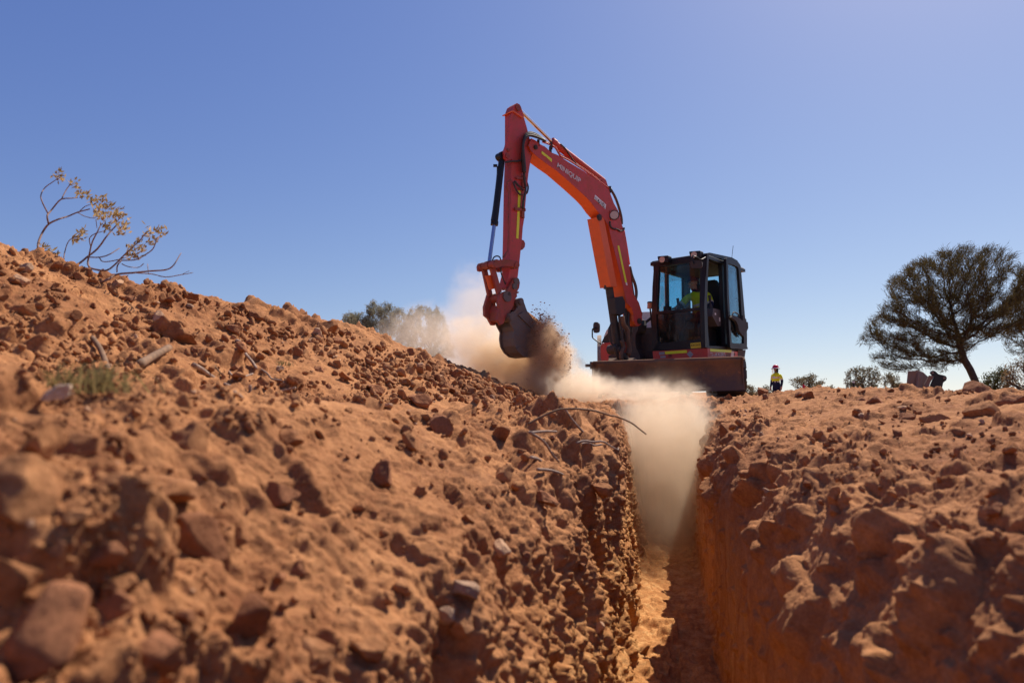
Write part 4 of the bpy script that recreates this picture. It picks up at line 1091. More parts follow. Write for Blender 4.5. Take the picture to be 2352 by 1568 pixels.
bm = BM(); a_poly(bm, SIDE, ZL(Z5, (1240,905),(1264,905),(1266,980),(1302,990),(1308,1060),(1290,1100),(1245,1090)), -0.12, 0.07); E('latch', bm, M_DARK, door, bevel=0.012)
# interior: ceiling lining, seat, consoles, levers
bm = BM(); a_box(bm, CM, 0.06, WID - 0.08, 0.3, CL - 0.06, HT - 0.045, HT - 0.015); E('ceiling_lining', bm, M_DARK, cabo, bevel=0.01)
SX = WID * 0.56; SY = 0.84; SZ = cz(0.03)
bm = BM(); a_box(bm, CM, SX - 0.24, SX + 0.24, SY - 0.30, SY + 0.18, SZ + 0.36, SZ + 0.50); a_box(bm, CM, SX - 0.18, SX + 0.18, SY - 0.2, SY + 0.15, SZ, SZ + 0.36)
seat = E('seat', bm, M_DARK, cabo, bevel=0.04)
bm = BM()
sw = [(-0.25, 0.46), (-0.26, 0.85), (-0.23, 1.12), (-0.12, 1.27), (0.12, 1.27), (0.21, 1.12), (0.26, 0.85), (0.25, 0.46)]
a_hull(bm, [CM @ Vector((SX + x, SY + 0.16 + (z - 0.46) * 0.12, SZ + z)) for x, z in sw], [CM @ Vector((SX + x, SY + 0.29 + (z - 0.46) * 0.12, SZ + z)) for x, z in sw])
E('backrest', bm, M_DARK, seat, bevel=0.03)
for sx in (-1, 1):
    bm = BM(); x = SX + sx * 0.30
    P = [CM @ Vector(p) for p in ((x - 0.09, SY - 0.42, SZ + 0.56), (x + 0.09, SY - 0.42, SZ + 0.56), (x + 0.09, SY - 0.10, SZ + 0.30), (x - 0.09, SY - 0.10, SZ + 0.30))]
    a_hull(bm, [CM @ Vector((x - 0.085, y, SZ + z)) for y, z in ((-0.02 + SY - 0.45, 0.52), (SY - 0.44, 0.66), (SY - 0.20, 0.66), (SY + 0.1, 0.62), (SY + 0.05, 0.40), (SY - 0.25, 0.36))],
               [CM @ Vector((x + 0.085, y, SZ + z)) for y, z in ((-0.02 + SY - 0.45, 0.52), (SY - 0.44, 0.66), (SY - 0.20, 0.66), (SY + 0.1, 0.62), (SY + 0.05, 0.40), (SY - 0.25, 0.36))])
    con = E('control_console', bm, M_MIDGREY, cabo, bevel=0.02)
    bm = BM(); b0 = CM @ Vector((x, SY - 0.36, SZ + 0.65)); a_cyl(bm, b0, b0 + Vector((0, 0, 0.10)), 0.05, 0.025, 14)
    a_tube(bm, [b0 + Vector((0, 0, 0.08)), b0 + Vector((0, 0, 0.16)) + FWD * 0.01], 0.012, 8, 0); a_cyl(bm, b0 + Vector((0, 0, 0.14)), b0 + Vector((0, 0, 0.25)) + FWD * 0.02, 0.022, 0.027, 12)
    E('control_lever', bm, M_DARK, con)
    if sx > 0:
        for dy, dz, w, h in ((-0.38, 0.60, 0.05, 0.035), (-0.20, 0.50, 0.04, 0.07)):
            bm = BM(); a_box(bm, CM, x + 0.087, x + 0.09, SY + dy, SY + dy + w, SZ + dz - 0.05, SZ + dz - 0.05 + h); E('warning_label', bm, M_WHITE, con)
bm = BM()
for x in (SX - 0.16, SX + 0.06):
    a_tube(bm, [CM @ Vector((x, 0.34, cz(0.03))), CM @ Vector((x, 0.30, cz(0.03) + 0.25)), CM @ Vector((x, 0.33, cz(0.03) + 0.5))], 0.012, 8)
    a_box(bm, CM, x - 0.05, x + 0.05, 0.25, 0.42, cz(0.03) + 0.01, cz(0.03) + 0.03)
E('travel_lever', bm, M_DARK, cabo)
bm = BM(); a_box(bm, CM, 0.07, 0.17, 0.30, 0.42, cz(0.36), cz(0.52)); E('monitor', bm, M_DARK, cabo, bevel=0.01)
bm = BM(); a_tube(bm, [CM @ Vector((0.12, 0.06, cz(0.40))), CM @ Vector((0.10, 0.03, cz(0.6))), CM @ Vector((0.09, 0.03, cz(0.86)))], 0.008, 6); a_box(bm, CM, 0.085, 0.095, -0.012, 0.0, cz(0.52), cz(0.90)); E('wiper', bm, M_DARK, cabo)
bm = BM(); a_tube(bm, [CM @ Vector((WID - 0.10, 0.98, cz(0.20))), CM @ Vector((WID - 0.10, 0.98, cz(0.52))), CM @ Vector((WID - 0.10, 1.06, cz(0.56))), CM @ Vector((WID - 0.10, 1.14, cz(0.56)))], 0.014, 8); E('grab_rail', bm, M_DARK, cabo, smooth=True)
# lamps, mirrors, aerial, beacon on the cab
def lampbox(x0, y0, x1, y1):
    bm = BM(); a_poly(bm, FRONT, ZL(Z5, (x0,y0+14),(x0+10,y0+6),(x1-8,y0-4),(x1,y0+4),(x1-4,y1-12),(x0+18,y1)), -0.12, 0.12); o = E('work_lamp', bm, M_BLACK, cabo, bevel=0.015)
    cx, cy_ = (x0 + x1) / 2 - 8, (y0 + y1) / 2 + 4
    bm = BM(); p = FRONT.on(*Z5(cx, cy_), -0.122); a_cyl(bm, p - FRONT.n * 0.012, p + FRONT.n * 0.01, 0.052, n=24); E('lamp_lens', bm, M_LAMP, o)
lampbox(210, 190, 343, 275); lampbox(592, 132, 728, 216)
def oval(pl, z, x, y, rx, ry, off, th, sq=0.6):
    pts = []
    for i in range(20):
        a = 2 * math.pi * i / 20; c, s_ = math.cos(a), math.sin(a)
        pts.append(z(x + rx * math.copysign(abs(c) ** sq, c), y + ry * math.copysign(abs(s_) ** sq, s_)))
    bm = BM(); a_poly(bm, pl, pts, off, th, 0.9); return bm
mir = E('mirror', oval(FRONT, Z5, 676, 293, 74, 48, -0.30, 0.05), M_BROWNBLACK, cabo, bevel=0.008)
bm = BM(); a_tube(bm, [FRONT.on(*Z5(x, y), o) for x, y, o in ((790,210,-0.05),(735,235,-0.2),(680,205,-0.28),(640,192,-0.3),(632,220,-0.3),(648,285,-0.31))], 0.011, 8); E('mirror_bracket', bm, M_BLACK, mir, smooth=True)
bm = BM(); a_tube(bm, [SIDE.on(*Z5(1108, 212), 0.1), SIDE.on(*Z5(1124, 70), 0.1)], 0.0045, 6, 0); E('aerial', bm, M_BLACK, cabo)
bm = BM(); c0 = FRONT.on(*Z5(122, 826), 0.4); c1 = FRONT.on(*Z5(122, 760), 0.4); c2 = FRONT.on(*Z5(122, 742), 0.4)
a_cyl(bm, c0, c1, 0.055, 0.05, 18); bea = E('beacon', bm, M_AMBER, cabo, bevel=0.004)
bm = BM(); a_cyl(bm, c1, c2, 0.058, 0.045, 18); a_tube(bm, [c0, c0 + Vector((0, 0, -0.5)) + FRONT.n * 0.1], 0.015, 8, 0); E('beacon_mount', bm, M_BLACK, bea)

# ---------------------------------------------------------------- house below and beside the cab
bm = BM(); a_poly(bm, FRONT, ZL(Z8, (270,400),(1445,333),(1450,610),(290,630)), 0.0, 1.28)
house = E('house', bm, M_RED, bevel=0.012)
bm = BM(); a_poly(bm, SIDE, ZL(Z8, (2096,372),(2262,366),(2240,520),(2215,620),(2096,640)), 0.02, 0.9); E('counterweight', bm, M_BROWNBLACK, house, bevel=0.02)
decal('reflective_strip', FRONT, ZL(Z8, (528,404),(990,374),(1000,380),(1003,432),(540,462)), -0.002, M_YEL, house)
decal('reflective_strip', SIDE, ZL(Z8, (1504,346),(1958,371),(1955,428),(1502,402)), -0.002, M_YEL, house)
decal('hazard_label', FRONT, ZL(Z8, (1068,386),(1140,462),(1075,540),(1000,455)), -0.002, M_GREYLAB, house)
decal('info_label', FRONT, ZL(Z8, (405,416),(520,408),(526,470),(412,478)), -0.002, M_GREYLAB, house)
decal('info_label', FRONT, ZL(Z8, (430,498),(545,490),(548,536),(436,543)), -0.002, M_GREYLAB, house)
decal('info_label', SIDE, ZL(Z8, (1958,394),(2012,398),(2002,530),(1945,526)), -0.002, M_LETTER, house)
bm = BM()
for k in range(4): a_poly(bm, FRONT, ZL(Z8, (605,466+k*17),(680,462+k*17),(680,470+k*17),(605,474+k*17)), -0.006, 0.004)
for k in range(5): a_poly(bm, SIDE, ZL(Z8, (1850-k*4,434+k*20),(1942-k*4,438+k*20),(1940-k*4,450+k*20),(1848-k*4,446+k*20)), -0.006, 0.004)
a_poly(bm, SIDE, ZL(Z8, (2016,440),(2032,442),(2028,486),(2012,482)), -0.006, 0.004)
E('vent', bm, M_INK, house)
plt = decal('number_plate', FRONT, ZL(Z8, (1076,228),(1296,202),(1306,322),(1086,338)), -0.004, M_SIGNY, cabo)
E('lettering', text_mesh("EXC017", (Z8(1098,292), Z8(1284,282), (1/9.3, -44/9.3)), FRONT, -0.010, 0.012), M_INK, plt)
E('lettering', text_mesh("KX080", (Z8(1605,505), Z8(1800,505), (14/9.3, -86/9.3)), SIDE, -0.005, 0.0, 0.25), M_LETTER, house)
E('lettering', text_mesh("-3", (Z8(1800,505), Z8(1832,507), (2/9.3, -40/9.3)), SIDE, -0.005), M_LETTER, house)
E('lettering', text_mesh("Super", (Z8(1500,450), Z8(1560,452), (2/9.3, -24/9.3)), SIDE, -0.005, 0.01), M_LETTER, house)
E('lettering', text_mesh("Series", (Z8(1535,494), Z8(1602,497), (2/9.3, -26/9.3)), SIDE, -0.005, 0.01), M_LETTER, house)
# deck, engine hood, right-hand body
bm = BM(); a_poly(bm, FRONT, ZL(Z6, (760,530),(1012,530),(1030,790),(1030,1000),(700,1000),(740,760)), 0.20, 1.2); E('front_deck', bm, M_BROWNBLACK, house, bevel=0.02)
bm = BM(); a_poly(bm, FRONT, ZL(Z6, (800,436),(1040,430),(1040,540),(790,540)), 0.5, 0.9); E('inner_panel', bm, M_BROWNBLACK, house, bevel=0.02)
bm = BM(); a_poly(bm, FRONT, ZL(Z6, (620,455),(650,330),(700,260),(770,212),(880,186),(1005,184),(1080,196),(1090,455)), 1.05, 0.75, 0.95); E('engine_hood', bm, M_GREYPL, house, bevel=0.06)
bm = BM(); a_poly(bm, FRONT, ZL(Z6, (206,720),(232,678),(300,668),(430,652),(560,650),(560,1000),(232,1000),(204,880)), 0.35, 1.3); E('side_body', bm, M_RED, house, bevel=0.05)
bm = BM(); a_poly(bm, FRONT, ZL(Z6, (218,668),(262,575),(300,480),(365,365),(420,345),(560,345),(560,655),(300,668)), 0.40, 1.2); E('side_hood', bm, M_BROWNBLACK, house, bevel=0.04)
decal('hood_stripe', FRONT, ZL(Z6, (252,580),(300,470),(342,428),(358,432),(330,500),(290,550)), 0.397, M_GREYPL, house, 0.006)
bm = BM(); a_poly(bm, FRONT, ZL(Z6, (330,870),(420,830),(450,850),(450,975),(330,975)), 0.2, 0.4); E('tool_box', bm, M_BROWNBLACK, house, bevel=0.02)
for a, b in (((800,428),(1008,262)), ((806,440),(1008,285))):
    bm = BM(); a_tube(bm, [FRONT.on(*Z6(*a), 0.45), FRONT.on(*Z6(*b), 0.45)], 0.016, 8, 0); E('hand_rail', bm, M_BLACK, house)
mir = E('mirror', oval(FRONT, Z6, 134, 430, 46, 86, 0.25, 0.05), M_BROWNBLACK, house, bevel=0.01)
bm = BM(); a_tube(bm, [FRONT.on(*Z6(x, y), 0.24) for x, y in ((140,440),(82,450),(76,520),(78,580),(110,615),(215,690))], 0.013, 8, 3); E('mirror_bracket', bm, M_BLACK, mir, smooth=True)
# swing bracket, hoses round the boom foot
bm = BM()
a_poly(bm, FRONT, ZL(Z6, (690,420),(730,280),(780,300),(800,380),(790,470),(752,540),(750,640),(766,760),(820,860),(830,1000),(660,1000),(680,700)), 0.0, 0.30)
swb = E('swing_bracket', bm, M_BROWNBLACK, bevel=0.02)
bm = BM(); a_poly(bm, BOOM, ZL(Z2, (1765,845),(1860,826),(1892,900),(1888,1020),(1840,1050),(1790,1030),(1780,960)), -0.15, 0.16); E('valve_cover', bm, M_DARK, boom, bevel=0.012)
for pts, o, r, m in (([(1850,1060),(1870,1150),(1915,1220),(1925,1330),(1940,1420),(1925,1500)], -0.16, 0.040, M_RUST),
                     ([(1820,1050),(1830,1180),(1850,1280),(1860,1350)], -0.12, 0.022, M_HOSE), ([(1900,930),(1890,1100),(1900,1250)], 0.02, 0.030, M_HOSE),
                     ([(1940,960),(1925,1120),(1950,1250)], -0.02, 0.026, M_HOSE), ([(1975,1040),(1950,1160),(1960,1260)], 0.05, 0.024, M_HOSE),
                     ([(1735,1130),(1700,1230),(1715,1330),(1750,1400),(1790,1460)], -0.05, 0.018, M_HOSE), ([(1850,1340),(1870,1420),(1840,1500),(1850,1560)], -0.17, 0.034, M_RUST),
                     ([(1800,1420),(1830,1490),(1880,1520),(1900,1560)], -0.1, 0.05, M_BROWNBLACK), ([(1760,1400),(1790,1500),(1820,1570)], -0.08, 0.026, M_HOSE),
                     ([(2060,990),(2085,1020),(2080,1055),(2060,1060)], -0.03, 0.008, M_HOSE)):
    bt('hose', ZL(Z2, *pts), o, r, m, swb)
# ---------------------------------------------------------------- undercarriage and blade
LM = Matrix.Translation(MC) @ Matrix.Rotation(-R(12), 4, 'Z')       # x to the right of the picture, y away
bm = BM(); a_cyl(bm, LM @ Vector((0, 0, 0.55)), LM @ Vector((0, 0, 0.80)), 0.55, n=40); a_box(bm, LM, -0.55, 0.55, -0.75, 0.75, 0.28, 0.55); E('turntable', bm, M_BROWNBLACK, bevel=0.02)
for sx in (-0.87, 0.87):
    bm = BM(); hl, r_ = 1.10, 0.30
    path = []
    for i in range(13): a = math.pi / 2 + math.pi * i / 12; path.append((-hl + r_ * math.cos(a), 0.32 + r_ * math.sin(a)))
    for i in range(13): a = -math.pi / 2 + math.pi * i / 12; path.append((hl + r_ * math.cos(a), 0.32 + r_ * math.sin(a)))
    rings = []
    for (y, z) in path:
        d = Vector((0, y - max(-hl, min(hl, y)), z - 0.32)); d.normalize()
        rings.append([bm.verts.new(LM @ Vector(p)) for p in ((sx - 0.22, y, z), (sx + 0.22, y, z), (sx + 0.22, y + d.y * -0.03, z - d.z * 0.03), (sx - 0.22, y - d.y * 0.03, z - d.z * 0.03))])
    m = len(rings)
    for i in range(m):
        A_, B_ = rings[i], rings[(i + 1) % m]
        for j in range(4): bm.faces.new((A_[j], A_[(j+1) % 4], B_[(j+1) % 4], B_[j]))
    # shoes with grousers
    tot = 2 * math.pi * r_ + 4 * hl; ns = 38
    for k in range(ns):
        t = tot * k / ns
        if t < 2 * hl: y, z, a = -hl + t, 0.32 - r_, -math.pi / 2
        elif t < 2 * hl + math.pi * r_: a = -math.pi / 2 + (t - 2 * hl) / r_; y, z = hl + r_ * math.cos(a), 0.32 + r_ * math.sin(a)
        elif t < 4 * hl + math.pi * r_: y, z, a = hl - (t - 2 * hl - math.pi * r_), 0.32 + r_, math.pi / 2
        else: a = math.pi / 2 + (t - 4 * hl - math.pi * r_) / r_; y, z = -hl + r_ * math.cos(a), 0.32 + r_ * math.sin(a)
        Mx = LM @ Matrix.Translation((sx, y, z)) @ Matrix.Rotation(a, 4, 'X')
        a_box(bm, Mx, -0.225, 0.225, 0.002, 0.022, -0.075, 0.06)
    tr = E('track', bm, M_BROWNBLACK)
    bm = BM()
    for y in (-hl, hl): a_cyl(bm, LM @ Vector((sx - 0.1, y, 0.32)), LM @ Vector((sx + 0.1, y, 0.32)), 0.25, n=28)
    for k in range(5): y = -0.8 + 0.4 * k; a_cyl(bm, LM @ Vector((sx - 0.14, y, 0.15)), LM @ Vector((sx + 0.14, y, 0.15)), 0.085, n=18)
    E('track_roller', bm, M_STEEL, tr)
    bm = BM(); a_box(bm, LM, sx - 0.09, sx + 0.09, -0.95, 0.95, 0.22, 0.42); E('track_frame', bm, M_BROWNBLACK, tr, bevel=0.02)
TL, TRp, BRp, BLp = [BLADE.on(*Z7(x, y)) for x, y in ((104,232),(2112,166),(2130,602),(112,662))]
bm = BM(); nu, nv = 24, 12
def bl(u, v, off=0.0):
    p = (TL * (1 - u) + TRp * u) * (1 - v) + (BLp * (1 - u) + BRp * u) * v
    c = 0.09 * math.sin(math.pi * min(1, v * 1.02)) - 0.05 * v
    return p + BLADE.n * (c + off)
g0 = [[bm.verts.new(bl(i / nu, j / nv)) for j in range(nv + 1)] for i in range(nu + 1)]
g1 = [[bm.verts.new(bl(i / nu, j / nv, 0.02)) for j in range(nv + 1)] for i in range(nu + 1)]
for i in range(nu):
    for j in range(nv):
        bm.faces.new((g0[i][j], g0[i+1][j], g0[i+1][j+1], g0[i][j+1])); bm.faces.new((g1[i][j], g1[i][j+1], g1[i+1][j+1], g1[i+1][j]))
for i in range(nu):
    bm.faces.new((g0[i][0], g1[i][0], g1[i+1][0], g0[i+1][0])); bm.faces.new((g0[i][nv], g0[i+1][nv], g1[i+1][nv], g1[i][nv]))
for j in range(nv):
    bm.faces.new((g0[0][j], g0[0][j+1], g1[0][j+1], g1[0][j])); bm.faces.new((g0[nu][j], g1[nu][j], g1[nu][j+1], g0[nu][j+1]))
blade = E('dozer_blade', bm, M_RUST, smooth=True)
blade['label'] = 'wide rusty brown dozer blade'
bm = BM(); a_tube(bm, [bl(0.0, 0.01, 0.03), bl(1.0, 0.01, 0.03)], 0.025, 12, 0)
a_hull(bm, [bl(0, .85, -.012), bl(1, .85, -.012), bl(1, 1.0, -.012), bl(0, 1.0, -.012)], [bl(0, .85, -.001), bl(1, .85, -.001), bl(1, 1.0, -.001), bl(0, 1.0, -.001)])
E('cutting_edge', bm, M_RUST, blade)
bm = BM()
for u in (0.0, 1.0):
    e = [bl(u, v, -0.005) for v in (0, .2, .4, .6, .8, 1.0)] + [bl(u, v, 0.13) for v in (1.0, .5, 0)]
    s_ = BLADE.u * (0.02 if u else -0.02); a_hull(bm, e, [p + s_ for p in e])
E('end_plate', bm, M_RUST, blade)
bm = BM(); p = BLADE.on(*Z7(95, 273), 0.08); a_cyl(bm, p, BLADE.on(*Z7(5, 275), 0.08), 0.024, n=14); a_cyl(bm, p + BLADE.u * 0.02, p - BLADE.u * 0.03, 0.06, n=14); E('pin', bm, M_STEEL, blade)
bm = BM()
for sx in (-0.45, 0.45):
    a = LM @ Vector((sx, -0.6, 0.38)); b = bl(0.5 + sx / 2.2, 0.55, 0.03); a_tube(bm, [a, b], 0.07, 8, 0)
E('blade_arm', bm, M_BROWNBLACK, blade)
# ================================================================ trees and shrubs, grown twig by twig
def colonise(attr, seeds, step, infl, kill, iters, rs, bias):
    """Space colonisation: branches grow towards free points of the crown. Returns nodes, parents."""
    N = [np.array(s, 'f') for s in seeds]; par = list(range(-1, len(seeds) - 1))
    A = np.array(attr, 'f'); near = np.zeros(len(A), int); nd = np.full(len(A), 1e9, 'f')
    P = np.array(N, 'f')
    for i in range(len(P)):
        d = np.linalg.norm(A - P[i], axis=1); m = d < nd; nd[m] = d[m]; near[m] = i
    alive = np.ones(len(A), bool)
    for it in range(iters):
        act = alive & (nd < infl)
        if not act.any():
            act = alive
            if not act.any(): break
        idx = near[act]; vec = A[act] - P[idx]; vec /= np.maximum(np.linalg.norm(vec, axis=1, keepdims=True), 1e-6)
        tips, inv = np.unique(idx, return_inverse=True)
        acc = np.zeros((len(tips), 3), 'f'); np.add.at(acc, inv, vec)
        acc /= np.maximum(np.linalg.norm(acc, axis=1, keepdims=True), 1e-6)
        acc += bias + rs.normal(size=acc.shape) * 0.16
        acc /= np.maximum(np.linalg.norm(acc, axis=1, keepdims=True), 1e-6)
        new = (P[tips] + acc * step).astype('f'); base = len(P)
        P = np.concatenate([P, new]); par += tips.tolist()
        for s in range(0, len(new), 64):
            blk = new[s:s+64]; D = np.linalg.norm(A[:, None] - blk[None], axis=2); j = D.argmin(1); d = D[np.arange(len(A)), j]
            m = d < nd; nd[m] = d[m]; near[m] = base + s + j[m]
        alive &= nd > kill
        if len(P) > 9000: break
    return P, np.array(par)
def wood_mesh(P, par, rmin, expo, rmax):
    n = len(P); kids = np.zeros(n, int); w = np.zeros(n)
    for i in range(n - 1, -1, -1):
        if kids[i] == 0: w[i] = rmin ** expo
        if par[i] >= 0: w[par[i]] += w[i]; kids[par[i]] += 1
    rad = np.minimum(w ** (1 / expo), rmax)
    V, Fq = [], []
    for i in range(n):
        p = par[i]
        if p < 0: continue
        a, b = Vector(P[p].tolist()), Vector(P[i].tolist())
        if (b - a).length < 1e-6: continue
        k = 7 if rad[i] > rmin * 3 else (4 if rad[i] > rmin * 1.6 else 3)
        s, t = frame_of(b - a); o = len(V); r0 = min(rad[p], rad[i] * 1.35); r1 = rad[i]
        for q, r in ((a, r0), (b, r1)):
            for j in range(k): ang = 2 * math.pi * j / k; V.append(q + (s * math.cos(ang) + t * math.sin(ang)) * r)
        for j in range(k): Fq.append((o + j, o + (j+1) % k, o + k + (j+1) % k, o + k + j))
    return np.array([v[:] for v in V], 'f'), np.array(Fq, 'i'), kids, rad
def leaves_mesh(P, par, kids, rs, per, L, W, spread, depth_lvl=3, droop=0.0, up=0.3):
    """Blades along the last twigs."""
    n = len(P); lvl = np.full(n, 99)
    for i in range(n - 1, -1, -1):
        if kids[i] == 0: lvl[i] = 0
        if par[i] >= 0: lvl[par[i]] = min(lvl[par[i]], lvl[i] + 1)
    sel = np.where(lvl <= depth_lvl)[0]; sel = sel[par[sel] >= 0]
    idx = np.repeat(sel, per); m = len(idx)
    t = rs.rand(m, 1); base = P[par[idx]] * (1 - t) + P[idx] * t + rs.normal(size=(m, 3)) * spread
    d = P[idx] - P[par[idx]]; d /= np.maximum(np.linalg.norm(d, axis=1, keepdims=True), 1e-6)
    d = d + rs.normal(size=(m, 3)) * 0.55 + np.array([0, 0, up - droop]); d /= np.linalg.norm(d, axis=1, keepdims=True)
    s = np.cross(d, rs.normal(size=(m, 3))); s /= np.maximum(np.linalg.norm(s, axis=1, keepdims=True), 1e-6)
    l = L * rs.uniform(0.6, 1.25, (m, 1)); w = W * rs.uniform(0.7, 1.2, (m, 1))
    V = np.stack([base, base + d * l * .45 + s * w * .5, base + d * l, base + d * l * .45 - s * w * .5], 1).reshape(-1, 3)
    return V, np.arange(m * 4).reshape(-1, 4)
def inside_poly(x, y, poly):
    c = False; n = len(poly); j = n - 1
    for i in range(n):
        xi, yi = poly[i]; xj, yj = poly[j]
        if (yi > y) != (yj > y) and x < (xj - xi) * (y - yi) / (yj - yi) + xi: c = not c
        j = i
    return c
def plant(name, label, cat, outline, foot, Y, thick, n_attr, step, rs_seed, mats, leaf, trunk, rmin=0.006, rmax=0.2, group=None, shell=0.0, bias=(0, 0, 0.12), infl=9, kill=1.6, stems=1, clump=None):
    """A plant whose crown fills the outline (photo points at distance Y), given depth by a rounded cross-section."""
    rs = np.random.RandomState(rs_seed)
    xs = [p[0] for p in outline]; ys = [p[1] for p in outline]; cx, cy_ = (min(xs) + max(xs)) / 2, (min(ys) + max(ys)) / 2
    A = []
    while len(A) < n_attr:
        x, y = rs.uniform(min(xs), max(xs)), rs.uniform(min(ys), max(ys))
        if not inside_poly(x, y, outline): continue
        if clump and vnoise1(np.array([[x / clump[0], y / clump[1], rs_seed]], 'f'), 5)[0] < 0.40 and rs.rand() < 0.85: continue
        e = math.hypot((x - cx) / ((max(xs) - min(xs)) / 2), (y - cy_) / ((max(ys) - min(ys)) / 2))
        if shell and rs.rand() > shell + (1 - shell) * e ** 1.5: continue
        dep = thick * math.sqrt(max(0.06, 1 - min(1, e) ** 2)) * rs.uniform(-1, 1)
        A.append(at(x, y, Y + dep)[:])
    gz = Vector(at(foot[0], foot[1], Y)); 
    root = tag(empty(name, gz), label, cat, group)
    Ps, Rs, Vs, Fs, LV, LF = [], [], [], [], [], []; vo = lo = 0
    for k in range(stems):
        off = Vector((0, 0, 0)) if stems == 1 else Vector((rs.normal() * 0.25, rs.normal() * 0.25, 0)) * thick
        sd = [tuple(gz + off)] + [tuple(at(x, y, Y) + off * 0.9) for x, y in trunk]
        seeds = []
        for a, b in zip(sd, sd[1:]):
            a, b = Vector(a), Vector(b); m = max(1, int((b - a).length / step))
            seeds += [(a + (b - a) * i / m)[:] for i in range(m)]
        seeds.append(sd[-1])
        At = A[k::stems]
        P, par = colonise(At, seeds, step, step * infl, step * kill, 160, rs, np.array(bias))
        V, Fq, kids, rad = wood_mesh(P, par, rmin, 2.25, rmax)
        Vs.append(V); Fs.append(Fq + vo); vo += len(V)
        v, f = leaves_mesh(P, par, kids, rs, *leaf); LV.append(v); LF.append(f + lo); lo += len(v)
    np_mesh('trunk', np.concatenate(Vs), np.concatenate(Fs), mats[0], True, root)
    np_mesh('crown', np.concatenate(LV), np.concatenate(LF), mats[1], False, root)
    return root
M_MULGA = leaf_mat("mulga_needles", (0.05, 0.040, 0.018), (0.12, 0.088, 0.036), 0.35)
M_SHRUBLEAF = leaf_mat("saltbush_leaf", (0.10, 0.088, 0.048), (0.26, 0.215, 0.135), 0.35)
M_GREYLEAF = leaf_mat("grey_green_leaf", (0.19, 0.175, 0.11), (0.36, 0.33, 0.23), 0.35)
M_GREENLEAF = leaf_mat("dark_green_leaf", (0.035, 0.042, 0.014), (0.10, 0.10, 0.032), 0.35)
M_TANLEAF = leaf_mat("dry_tan_leaf", (0.13, 0.085, 0.04), (0.28, 0.19, 0.10), 0.35)
zc = lambda x, y: (1952.3 + x / 3.9, 539.8 + y / 3.9)
crown = [zc(*p) for p in ((70,930),(150,820),(210,700),(280,640),(345,625),(350,560),(338,430),(400,360),(500,290),(580,230),(700,200),(820,160),(915,90),(1050,75),(1150,125),(1280,112),(1430,100),(1500,160),(1580,260),(1700,400),(1760,600),(1700,800),(1500,920),(1330,930),(1180,960),(1090,1060),(1010,1090),(930,1150),(760,1230),(520,1250),(330,1225),(150,1120),(200,1060),(100,1010))]
TREE_Y = 22.0
plant('mulga_tree', 'large dark fan-crowned tree with leaning trunk behind the right bank', 'tree', crown, zc(1150,1395), TREE_Y, 1.9, 4200, 0.15, 4, (M_BARK, M_MULGA), (29, 0.21, 0.014, 0.06, 5, 0.0, 0.4),
      [zc(1120,1300), zc(1075,1200), zc(1020,1110), zc(990,1000), zc(970,900)], rmin=0.0075, rmax=0.15, bias=(0, 0, 0.10), infl=10, kill=1.7, clump=(34, 17))
plant('mulga_tree', 'second tree half out of the picture at the right edge', 'tree', [(2290,790),(2300,700),(2330,640),(2400,600),(2480,640),(2520,720),(2500,810),(2420,840),(2350,830)], (2420, 905), 27.0, 2.0, 1300, 0.2, 5, (M_BARK, M_MULGA), (30, 0.2, 0.018, 0.08, 4, 0.0, 0.1),
      [(2418,860),(2410,800)], rmin=0.009, rmax=0.14)
# grey-green bushes behind the heap
for k, (poly, foot, lab) in enumerate((
    ([(778,745),(790,722),(812,716),(838,718),(850,735),(852,770),(842,800),(790,800),(775,770)], (815, 815), 'small grey green bush at the left of the three behind the heap'),
    ([(826,770),(838,715),(852,690),(868,694),(884,702),(898,693),(914,702),(930,712),(945,760),(940,810),(850,815)], (888, 830), 'tallest grey green bush behind the heap, between two others'),
    ([(915,775),(928,722),(955,706),(968,696),(985,704),(1010,712),(1022,730),(1035,770),(1052,800),(1050,825),(950,830)], (985, 840), 'wide dusty bush behind the heap nearest the bucket'))):
    plant('bush', lab, 'bush', poly, foot, 16.0, 0.55, 900, 0.075, 20 + k, (M_BARK, M_GREYLEAF), (26, 0.05, 0.012, 0.03, 4, 0.0, 0.3), [(foot[0], foot[1] - 14)], rmin=0.003, rmax=0.03, group='bushes behind the spoil heap', stems=4)
